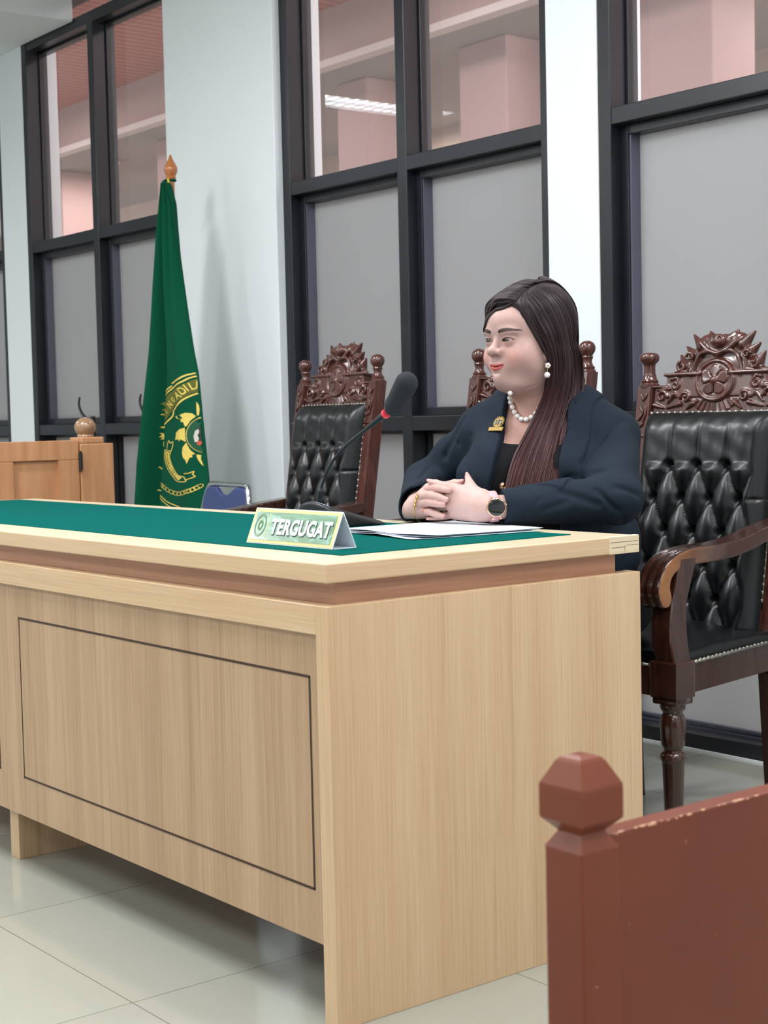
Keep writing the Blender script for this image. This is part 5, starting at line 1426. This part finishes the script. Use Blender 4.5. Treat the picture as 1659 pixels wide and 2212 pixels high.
def jacket(P):
    d = jacket_solid(P)
    q = tl(P)
    # lapel: thicker band each side of the opening
    vo = v_open(P)
    lap = np.maximum(np.abs(vo - 0.023) - 0.023, d - 0.0055); lap = np.maximum(lap, q[:, 1] - 0.05)
    lap = np.maximum(lap, 0.80 - q[:, 2])
    d = smin(d, lap, 0.0016)
    inner = torso_sdf(P) - 0.004
    d = smax(d, -vo, 0.004)
    # hollow neck and cuffs
    d = smax(d, -(s_cap(P, tw((0, 0.0, 1.02)), tw((0, -0.01, 1.20)), 0.066, 0.085)), 0.004)
    for el, cu, r in ((ELL, CUFL, 0.0275), (ELR, CUFR, 0.040)):
        ax = (cu - el) / np.linalg.norm(cu - el)
        d = smax(d, -s_cap(P, cu - ax * 0.035, cu + ax * 0.05, r, r + 0.001), 0.003)
    d = smax(d, 0.7835 - P[:, 2] - 10.0 * np.clip(P[:, 1] - 0.745, 0, 1), 0.003)
    return np.maximum(d, 0.52 - P[:, 2])
Vj, Qj = surfnet(jacket, (-0.95, 0.60, 0.51), (-0.10, 1.25, 1.12), 0.0036)
ps(obj('blazer', npmesh('blazer', Vj, Qj), M_navy, person))
# ---- black top
def blouse(P):
    q = tl(P); d = torso_sdf(P) - 0.0055 + 0.0012 * np.sin(q[:, 0] * 60 + q[:, 2] * 40) * np.clip((0.93 - q[:, 2]) / 0.05, 0, 1)
    d = np.maximum(d, np.abs(q[:, 0] - 0.01) - 0.115); d = np.maximum(d, q[:, 1] - 0.02)
    neckl = q[:, 2] - np.interp(np.abs(q[:, 0] - 0.012), [0, 0.055, 0.085, 0.12], [0.950, 0.953, 0.960, 0.99])
    return np.maximum(smax(d, neckl, 0.003), 0.62 - q[:, 2])
Vb, Qb = surfnet(blouse, (-0.70, 0.72, 0.61), (-0.28, 1.06, 1.05), 0.003)
bl = ps(obj('black_top', npmesh('top', Vb, Qb), M_blouse, person))
# ---- trousers and shoes (under the desk)
KNL, KNR = np.array([-0.40, 0.80, 0.50]), np.array([-0.60, 0.78, 0.50]); ANL, ANR = np.array([-0.41, 0.86, 0.09]), np.array([-0.58, 0.84, 0.09])
HPL, HPR = np.array([-0.43, 1.13, 0.575]), np.array([-0.60, 1.10, 0.575])
def trous(P):
    d = s_ell(P, (-0.515, 1.12, 0.60), (0.195, 0.145, 0.105))
    for h_, k_, a_ in ((HPL, KNL, ANL), (HPR, KNR, ANR)):
        d = smin(d, s_cap(P, h_, k_, 0.088, 0.062), 0.03); d = smin(d, s_cap(P, k_, a_, 0.060, 0.046), 0.02)
    return np.maximum(np.maximum(d, 0.07 - P[:, 2]), P[:, 2] - 0.66)
Vt, Qt = surfnet(trous, (-0.75, 0.68, 0.05), (-0.28, 1.32, 0.68), 0.007)
ps(obj('trousers', npmesh('tr', Vt, Qt), M_trous, person))
for a in (ANL, ANR):
    f = lambda P: np.maximum(smin(s_ell(P, a + (0, -0.075, -0.055), (0.042, 0.105, 0.040)), s_cap(P, a + (0, 0.01, -0.05), a, 0.036, 0.034), 0.03), 0.001 - P[:, 2])
    Vs, Qs = surfnet(f, a - (0.08, 0.22, 0.10), a + (0.08, 0.10, 0.05), 0.005)
    ps(obj('shoe', npmesh('shoe', Vs, Qs), M_shoe, person))
# ---- jewellery and watch
neck_f = lambda P: np.minimum(skin_upper(P), blouse(P))
pp_ = [(697, 745), (694, 772), (699, 800), (710, 829), (722, 858), (741, 883), (763, 899), (792, 902), (822, 889), (849, 866), (869, 838), (886, 808), (898, 776)]
nk = ps(obj('necklace', (lambda b: b)(BM()), M_goldm, person)); nk['label'] = 'white pearl necklace'
cord = []
for a, b in pp_:
    P = march(neck_f, 850 + a / 2.765, 580 + b / 2.765, 2.9, off=0.0052)
    if P is None: continue
    cord.append(P)
bm = BM(); tube(bm, catmull(cord, 3), 0.0009, 6); nk.data.clear_geometry(); bm.to_mesh(nk.data); bm.free()
for P in cord:
    bm = BM(); ball(bm, tuple(P), 0.0056, 18, 12); obj('pearl', bm, M_pearl, nk, True)
# earring
eo = np.array(RAY(1183, 790)); base = to_world((0.0800, -0.006, -0.045))
tdep = float((base - CAM_C) @ (CAM_R @ np.array([0, 0, 1.0]))) - 0.012
e1 = W3(1183.5, 789.5, tdep); e2 = W3(1182, 810, tdep)
bm = BM()
for k in range(5):
    a = 2 * PI * k / 5; v = CAM_R[:, 0] * math.cos(a) + np.array([0, 0, 1]) * math.sin(a)
    ball(bm, tuple(e1 + v * 0.0034), 0.0031, 12, 8)
er = ps(obj('earring', bm, M_pearl, person, True)); er['label'] = 'flower and pearl drop earring'
bm = BM(); tube(bm, [tuple(e1 - (0, 0, 0.005)), tuple(e2 + np.array([0, 0, 0.006]))], 0.0007, 6); ball(bm, tuple(e1 - CAM_R[:, 2] * 0.003), 0.0018, 10, 8); obj('hook', bm, M_goldm, er, True)
bm = BM(); ball(bm, tuple(e2), 0.0066, 18, 12); obj('pearl_drop', bm, M_pearl, er, True)
# badge on the lapel
def frame_at(P, f):
    n = grad(f, P[None, :].astype(np.float32))[0]; up = np.array([0, 0, 1.0]) - n * n[2]; up /= np.linalg.norm(up); r = np.cross(up, n)
    return Matrix(((r[0], n[0], up[0], P[0]), (r[1], n[1], up[1], P[1]), (r[2], n[2], up[2], P[2]), (0, 0, 0, 1)))
Pb = march(jacket, 1076, 916, 2.9, off=0.0035)
if Pb is not None:
    Mb = frame_at(Pb, torso_sdf)
    bd = ps(obj('badge', BM(), M_badge, person)); bd['label'] = 'brass scales badge with name bar'
    bm = BM(); box(bm, (-0.021, 0, -0.0185), (0.021, 0.0022, -0.0085), 0.0008)
    bmesh.ops.create_cone(bm, cap_ends=True, segments=28, radius1=0.0125, radius2=0.0118, depth=0.0022, matrix=Matrix.Translation((0.001, 0.0010, 0.004)) @ Matrix.Rotation(PI / 2, 4, 'X'))
    for k in range(7):
        for s in (-1, 1):
            a = math.radians(-60 + k * 22); ball(bm, (0.001 + s * math.cos(a) * 0.0135, 0.0014, 0.004 + math.sin(a) * 0.0135), 0.0028, 8, 6, (1, 0.4, 1))
    bmesh.ops.transform(bm, matrix=Mb, verts=bm.verts); bd.data.clear_geometry(); bm.to_mesh(bd.data); bm.free(); bd.data.materials.append(M_badge) if not bd.data.materials else None
    bm = BM(); box(bm, (0.0005, 0.002, -0.004), (0.0018, 0.0034, 0.013)); box(bm, (-0.007, 0.002, 0.008), (0.009, 0.0034, 0.0093))
    for s in (-0.0065, 0.0085):
        box(bm, (s - 0.0003, 0.002, 0.002), (s + 0.0003, 0.003, 0.009)); bmesh.ops.create_cone(bm, cap_ends=True, segments=14, radius1=0.0034, radius2=0.0034, depth=0.001, matrix=Matrix.Translation((s, 0.0027, 0.001)) @ Matrix.Rotation(PI / 2, 4, 'X'))
    bmesh.ops.transform(bm, matrix=Mb, verts=bm.verts); obj('scales', bm, M_blk, bd)
cloth_f = lambda P: np.minimum(jacket(P), blouse(P))
Pk = march(cloth_f, 1087, 1050, 2.9, off=0.001)
if Pk is not None:
    Mk = frame_at(Pk, cloth_f); bm = BM(); ball(bm, (0, 0.002, 0), 0.0072, 20, 12, (1, 0.5, 1)); tube(bm, [(0.0074 * math.cos(a), 0.001, 0.0074 * math.sin(a)) for a in np.linspace(0, 2 * PI, 20)[:-1]], 0.0012, 8, closed=True)
    bmesh.ops.transform(bm, matrix=Mk, verts=bm.verts); b_ = ps(obj('button', bm, M_rose, person, True)); b_['label'] = 'round gold button'
# watch
axl = (WRL - ELL) / np.linalg.norm(WRL - ELL)
wc = WRL - axl * 0.004
un = -RAY(1057, 1100); un -= axl * (un @ axl); un /= np.linalg.norm(un); vn = np.cross(axl, un)
Mw = Matrix(((axl[0], vn[0], un[0], 0), (axl[1], vn[1], un[1], 0), (axl[2], vn[2], un[2], 0), (0, 0, 0, 1)))
def wr(a):   # distance of the wrist surface from its axis in direction a
    dr = un * math.cos(a) + vn * math.sin(a); t = 0.060
    for _ in range(60):
        dd = float(hand_l((wc + dr * t)[None, :].astype(np.float32))[0])
        if dd < 0.0003: break
        t -= max(dd * 0.8, 0.0002)
    P = wc + dr * (t + 0.0016)
    if P[2] < 0.7955: P = P + (0, 0, 0.7955 - P[2])
    return P
ring = [wr(a) for a in np.linspace(0, 2 * PI, 49)[:-1]]
bm = BM(); R4 = []
for P in ring:
    o_ = (P - wc); o_ /= np.linalg.norm(o_); 
    R4.append([bm.verts.new(tuple(P + axl * s * 0.0088 + o_ * t)) for s, t in ((-1, -0.001), (-1, 0.0012), (-0.8, 0.002), (0.8, 0.002), (1, 0.0012), (1, -0.001))])
for i in range(len(R4)):
    a, b = R4[i], R4[(i + 1) % len(R4)]
    for k in range(6): bm.faces.new((a[k], a[(k + 1) % 6], b[(k + 1) % 6], b[k]))
wt = ps(obj('wristwatch', bm, M_strap, person, True)); wt['label'] = 'round black-faced watch on pink strap'
cen = ring[0] + un * 0.002
Mc = Matrix.Translation(tuple(cen)) @ Mw
bm = BM(); lathe(bm, [(0.0001, -0.003), (0.0175, -0.003), (0.0200, 0.0), (0.0203, 0.004), (0.0192, 0.0062), (0.0180, 0.0066), (0.0178, 0.0056), (0.0001, 0.0056)], n=48)
for s in (-1, 1):
    for t in (-0.0075, 0.0075): box(bm, (t - 0.0018, s * 0.021 - 0.004, -0.001), (t + 0.0018, s * 0.021 + 0.003, 0.003), 0.0008)
box(bm, (0.020, -0.006, 0.001), (0.0222, -0.003, 0.004), 0.0006); box(bm, (-0.0225, 0.003, 0.001), (-0.020, 0.0065, 0.004), 0.0006)
bmesh.ops.transform(bm, matrix=Mc, verts=bm.verts); obj('case', bm, M_rose, wt, 'auto')
bm = BM(); lathe(bm, [(0.0001, 0.0045), (0.0182, 0.0045), (0.0182, 0.0063), (0.0160, 0.0073), (0.0001, 0.0076)], n=48); bmesh.ops.transform(bm, matrix=Mc, verts=bm.verts); obj('dial', bm, M_screen, wt, 'auto')
# bracelet
bpts = [(903, 1066, 3.335), (899, 1076, 3.328), (895, 1090, 3.325), (893, 1104, 3.327), (896, 1116, 3.333), (902, 1124, 3.345), (908, 1128, 3.36)]
bp = []
for a, b, d_ in bpts:
    P = march(hands, a, b, 3.0, off=0.0010)
    bp.append(P if P is not None else W3(a, b, d_))
br = ps(obj('bracelet', BM(), M_goldm, person)); bm = BM(); tube(bm, catmull(bp, 5), 0.0010, 6)
br.data.clear_geometry(); bm.to_mesh(br.data); bm.free()
bm = BM()
for a, b in ((900, 1074), (898, 1083), (896, 1092)):
    P = march(hands, a, b, 3.0, off=0.002)
    if P is not None: ball(bm, tuple(P), 0.0032, 10, 8)
obj('charm', bm, M_goldm, br, True)
# ================================================================ HAIR
def yh(q):
    z = q[:, 2]
    near = np.interp(z, [-0.14, -0.06, -0.03, 0.0, 0.03, 0.06, 0.080, 0.090, 0.11], [0.010, 0.000, -0.014, -0.032, -0.047, -0.060, -0.070, -0.082, -0.13])
    far = np.interp(z, [-0.14, -0.05, 0.0, 0.03, 0.05, 0.070, 0.082, 0.10], [-0.010, -0.020, -0.040, -0.056, -0.066, -0.074, -0.09, -0.13])
    t = np.clip((q[:, 0] - 0.0) / 0.03, 0, 1); return far * (1 - t) + near * t
cran = lambda q: smin(s_ell(q, (0, 0.014, 0.030), (0.0755, 0.093, 0.086)), s_ell(q, (0, -0.012, -0.020), (0.070, 0.070, 0.080)), 0.03)
def cap_local(q):
    thick = 0.010 + 0.014 * np.clip((q[:, 1] + 0.02) / 0.08, 0, 1) + 0.006 * np.clip(q[:, 2] / 0.1, 0, 1)
    # a shallow valley along the parting
    part = s_path(q, [(0.046, -0.064, 0.090), (0.041, -0.035, 0.112), (0.034, -0.005, 0.125), (0.028, 0.025, 0.130)], 0.0)
    thick = thick - 0.0065 * np.exp(-(part / 0.006) ** 2)
    thick = 0.002 + (thick - 0.002) * np.clip((q[:, 1] - yh(q)) / 0.022, 0, 1) ** 0.6
    d = np.minimum(head_local(q), cran(q)) - thick
    d = smin(d, s_ell(q, (0.0, 0.045, -0.02), (0.074, 0.070, 0.115)), 0.02)
    return smax(d, yh(q) - q[:, 1], 0.010)
def fall(P):
    q = to_local(P)
    d = s_path(q, [(0.062, 0.030, 0.03), (0.066, 0.034, -0.05), (0.064, 0.036, -0.12)], [0.030, 0.032, 0.030])
    d = smin(d, s_path(q, [(0.0, 0.070, 0.0), (0.0, 0.085, -0.08), (0.0, 0.10, -0.16), (0.0, 0.13, -0.24)], [0.06, 0.062, 0.055, 0.03]), 0.03)
    d = smin(d, s_path(q, [(-0.062, 0.030, 0.02), (-0.064, 0.036, -0.06), (-0.060, 0.05, -0.13)], [0.026, 0.026, 0.020]), 0.02)
    return d
def hair_core(P):
    return smin(cap_local(to_local(P)) * HS, fall(P) * HS, 0.012)
Vh, Qh = surfnet(hair_core, (-0.60, 0.76, 0.93), (-0.30, 1.14, 1.345), 0.0028)
hv = [Vh]; hq = [Qh]; hc = []
def hair_col(V, s=None, jit=0.0):
    q = to_local(V)
    t = np.clip((0.03 - q[:, 2]) / 0.33, 0, 1)[:, None] if s is None else np.asarray(s)[:, None]
    a = np.array(rgb(36, 27, 31)[:3]); b = np.array(rgb(74, 36, 37)[:3])
    return (a * (1 - t) + b * t) * (1 + jit)
hc.append(hair_col(Vh) * 0.95)
env = lambda P: np.minimum(np.minimum(hair_core(P), head_local(to_local(P)) * HS), np.minimum(jacket_solid(P), torso_sdf(P) - 0.008))
QUEUE = []
def lock(pts, w, th, tw_=None, jit=0.0, c0=0.0, c1=1.0, n=5, lift=None):
    QUEUE.append((np.asarray(pts, float), w, th, jit, c0, c1, n, lift))
def flush():
    """build every queued flat tapered lock; normals point out of the envelope"""
    need = [i for i, q in enumerate(QUEUE) if q[7] is not None]
    if need:
        cat = np.vstack([QUEUE[i][0] for i in need]); lf = np.concatenate([np.full(len(QUEUE[i][0]), QUEUE[i][7]) for i in need])
        cat = push(cat, lf); k = 0
        for i in need:
            m = len(QUEUE[i][0]); q = list(QUEUE[i]); q[0] = cat[k:k + m]; QUEUE[i] = tuple(q); k += m
    PP = [catmull(q[0], 5) for q in QUEUE]
    NR = grad(env, np.vstack(PP).astype(np.float32), 0.004); k = 0
    off = sum(len(v) for v in hv)
    for P, (_, w, th, jit, c0, c1, n, _l) in zip(PP, QUEUE):
        N = len(P); nr = NR[k:k + N].astype(float); k += N
        T = np.gradient(P, axis=0); T /= np.linalg.norm(T, axis=1)[:, None] + 1e-9
        for _ in range(2): nr[1:-1] = (nr[:-2] + nr[1:-1] * 2 + nr[2:]) / 4
        nr -= T * (nr * T).sum(1)[:, None]; nr /= np.linalg.norm(nr, axis=1)[:, None] + 1e-9
        B = np.cross(T, nr); t = np.linspace(0, 1, N)
        W_ = w * np.clip(np.minimum(t * 14 + 0.35, (1 - t) * 5 + 0.12), 0, 1); Th = th * np.clip(np.minimum(t * 10 + 0.3, (1 - t) * 6 + 0.1), 0, 1)
        A = np.linspace(0, 2 * PI, n, endpoint=False) + 0.3
        ring = P[:, None, :] + B[:, None, :] * (np.cos(A)[None, :, None] * W_[:, None, None]) + nr[:, None, :] * (np.sin(A)[None, :, None] * Th[:, None, None])
        V = ring.reshape(-1, 3); I = np.arange(N * n).reshape(N, n)
        Q = np.stack([I[:-1, :], np.roll(I, -1, 1)[:-1, :], np.roll(I, -1, 1)[1:, :], I[1:, :]], -1).reshape(-1, 4)
        hv.append(V); hq.append(Q + off); off += len(V)
        hc.append(hair_col(V, np.repeat(c0 + (c1 - c0) * t ** 1.3, n), jit))
    QUEUE.clear()
def push(pts, lift):
    """rest the points on the envelope"""
    P = np.array(pts, np.float32)
    for _ in range(5):
        d = env(P); P = P - ((d - lift)[:, None] * grad(env, P, 0.003) * 0.9).astype(np.float32)
    return P
r_ = random.Random(11)
# --- near side: from the parting over the temple, past the ear, over the shoulder onto the chest
rows = [(740, 1186, 1253), (765, 1190, 1256), (790, 1191, 1259), (815, 1188, 1262), (840, 1183, 1264), (870, 1172, 1256), (900, 1160, 1240), (930, 1142, 1240), (965, 1122, 1240), (1000, 1103, 1236), (1035, 1095, 1230), (1066, 1092, 1222)]
def near_guide(s, depth_memo={}):
    e = s
    # root on the parting, then down over the side of the head (photograph coordinates give the outline)
    roots = catmull([(1134, 648, 0), (1143, 636, 0), (1155, 625, 0), (1172, 617, 0), (1196, 617, 0)], 8); k = roots[int(e * (len(roots) - 1))]
    m1 = (np.interp(e, [0, 0.25, 0.5, 0.75, 1], [1143, 1166, 1188, 1212, 1232]), np.interp(e, [0, 0.25, 0.5, 0.75, 1], [682, 660, 648, 640, 640]))
    m2 = (np.interp(e, [0, 0.25, 0.5, 0.75, 1], [1154, 1181, 1204, 1226, 1246]), np.interp(e, [0, 0.25, 0.5, 0.75, 1], [710, 692, 684, 680, 682]))
    m3 = (np.interp(e, [0, 0.25, 0.5, 0.75, 1], [1172, 1192, 1212, 1233, 1252]), np.interp(e, [0, 0.25, 0.5, 0.75, 1], [734, 722, 716, 714, 716]))
    pts = [(k[0], k[1]), m1, m2, m3]
    for py, a, b in rows: pts.append((a + (b - a) * e, py + 2))
    return pts
def to3(pts, lift, jx, stop=1.0):
    out = []; last = None
    for i, (a, b) in enumerate(pts):
        j = jx * min(1, i / 6.0)
        P = march(env, a + j, b, 2.8, off=lift + 0.004)
        for _ in range(30):
            if last is not None or (P is not None and np.linalg.norm(P - CAM_C) < 3.62): break
            a -= 2; b += 1; P = march(env, a + j, b, 2.8, off=lift + 0.004)
        if P is None:
            if last is None: continue
            P = CAM_C + RAY(a + j, b) * (np.linalg.norm(last - CAM_C) + 0.010)
        d = np.linalg.norm(P - CAM_C)
        if last is not None:
            dl = np.linalg.norm(last - CAM_C)
            if abs(d - dl) > 0.022: P = CAM_C + RAY(a + j, b) * (dl + math.copysign(0.022, d - dl))
        out.append(P); last = P
    out = np.array(out)
    for _ in range(3): out[1:-1] = (out[:-2] + 2 * out[1:-1] + out[2:]) / 4
    return out
G = [to3(near_guide(s), 0.0, 0) for s in np.linspace(0, 1, 13)]
mn = min(len(g) for g in G); G = np.array([g[-mn:] for g in G])
G[:, :5] = push(G[:, :5].reshape(-1, 3), 0.0012).reshape(len(G), 5, 3)
def interp_g(s):
    x = np.clip(s, 0, 1) * (len(G) - 1); i = min(int(x), len(G) - 2); return G[i] * (1 - (x - i)) + G[i + 1] * (x - i)
toward = -RAY(1180, 850)
for k in range(250):
    s = (k + r_.random()) / 250.0; g = interp_g(s).copy()
    lift = r_.uniform(-0.004, 0.006)
    wob = r_.uniform(-1, 1) * 0.004; ph = r_.uniform(0, 6)
    for i in range(len(g)):
        t = i / (len(g) - 1.0)
        g[i] = g[i] + toward * (lift * min(1, t * 3) + 0.003 * math.sin(ph + 5 * t) * t) + CAM_R[:, 0] * (wob * t + 0.003 * math.sin(ph * 2 + 4 * t) * t)
    cut = len(g) if r_.random() < 0.75 else len(g) - r_.randint(1, 2)
    lock(g[:cut], r_.uniform(0.0018, 0.0042), r_.uniform(0.0006, 0.0013), jit=r_.uniform(-0.35, 0.35), c0=0.0, c1=r_.uniform(0.75, 1.15))
for k in range(260):
    s = r_.random(); g = interp_g(s).copy(); a = r_.randint(0, 6); g = g[a:]
    lift = r_.uniform(0.003, 0.009); ph = r_.uniform(0, 6)
    for i in range(len(g)):
        t = i / (len(g) - 1.0); g[i] = g[i] + toward * lift * min(1, 0.25 + t * 3) + CAM_R[:, 0] * (0.004 * math.sin(ph + 3 * t)) * t
    lock(g, r_.uniform(0.0005, 0.0010), 0.0005, jit=r_.uniform(-0.2, 0.6), c0=a / 16.0, c1=r_.uniform(0.9, 1.3), n=4)
# --- far side and crown: swept over from the parting, around the forehead and back
def loc_lock(c, lift, w, th, **k):
    lock([to_world(p) for p in c], w, th, lift=lift, **k)
PL = catmull([(0.046, -0.064, 0.090), (0.041, -0.035, 0.112), (0.034, -0.005, 0.125), (0.028, 0.025, 0.130)], 12)
def far_lock(s, **k):
    r0 = PL[int(np.clip(s, 0, 1) * (len(PL) - 1))]
    c = [(r0[0] - 0.001, r0[1], r0[2]), (0.022, -0.082 + 0.10 * s, 0.094 + 0.030 * s), (-0.004, -0.089 + 0.105 * s, 0.090 + 0.034 * s), (-0.034, -0.086 + 0.11 * s, 0.076 + 0.038 * s), (-0.058, -0.076 + 0.11 * s, 0.052 + 0.035 * s), (-0.074, -0.056 + 0.10 * s, 0.016 + 0.01 * s), (-0.079, -0.026 + 0.07 * s, -0.036), (-0.075, -0.002 + 0.07 * s, -0.090), (-0.068, 0.02 + 0.07 * s, -0.150)]
    loc_lock(c[:-3] if s < 0.0 else (c[:-1] if s < 0.25 else c), **k)
for k in range(150):
    far_lock((k + r_.random()) / 150.0 * 1.3 - 0.3, lift=r_.uniform(-0.0005, 0.0028), w=r_.uniform(0.0018, 0.0036), th=r_.uniform(0.0006, 0.0012), jit=r_.uniform(-0.35, 0.45), c0=0.0, c1=0.5)
for k in range(60):
    far_lock(r_.random() * 0.5 - 0.32, lift=r_.uniform(0.001, 0.0028), w=r_.uniform(0.0016, 0.003), th=r_.uniform(0.0006, 0.001), jit=r_.uniform(-0.3, 0.4), c0=0.0, c1=0.4)
for k in range(90):
    dl = r_.random() * 0.030 - 0.002
    Y = lambda z: float(yh(np.array([[0.05, 0, z]]))[0]) + dl
    c = [(0.046 - dl * 0.3, -0.062 + dl * 1.4, 0.091 + dl * 0.8), (0.050, Y(0.080) + 0.004, 0.080), (0.058, Y(0.058), 0.058), (0.068, Y(0.03), 0.030), (0.075, Y(0.0) + 0.002, 0.0), (0.079, Y(-0.03) + 0.006, -0.032), (0.080, 0.008 + dl, -0.075), (0.080, 0.014 + dl, -0.125)]
    loc_lock(c, r_.uniform(0.0008, 0.0028), r_.uniform(0.0016, 0.0032), r_.uniform(0.0006, 0.0011), jit=r_.uniform(-0.35, 0.35), c0=0.0, c1=0.35)
for k in range(80):
    s = (k + r_.random()) / 80.0
    ry = 0.0 + 0.04 * s; x1 = 0.055 - 0.12 * s
    c = [(0.024, ry, 0.124), (0.024 + 0.5 * (x1 - 0.024) * 0.7, 0.055, 0.118), (x1 * 0.75, 0.098, 0.075), (x1 * 0.9, 0.115, 0.02), (x1, 0.118, -0.045), (x1, 0.120, -0.11), (x1, 0.128, -0.165)]
    loc_lock(c, r_.uniform(0.0, 0.004), r_.uniform(0.003, 0.006), r_.uniform(0.001, 0.002), jit=r_.uniform(-0.3, 0.3), c0=0.0, c1=0.8)
flush()
Vh = np.vstack(hv); Qh = np.vstack(hq)
me = npmesh('hair', Vh, Qh); vcol(me, np.vstack(hc))
hair = ps(obj('hair', me, M_hair, person)); hair['label'] = 'long straight dark brown hair with reddish ends'
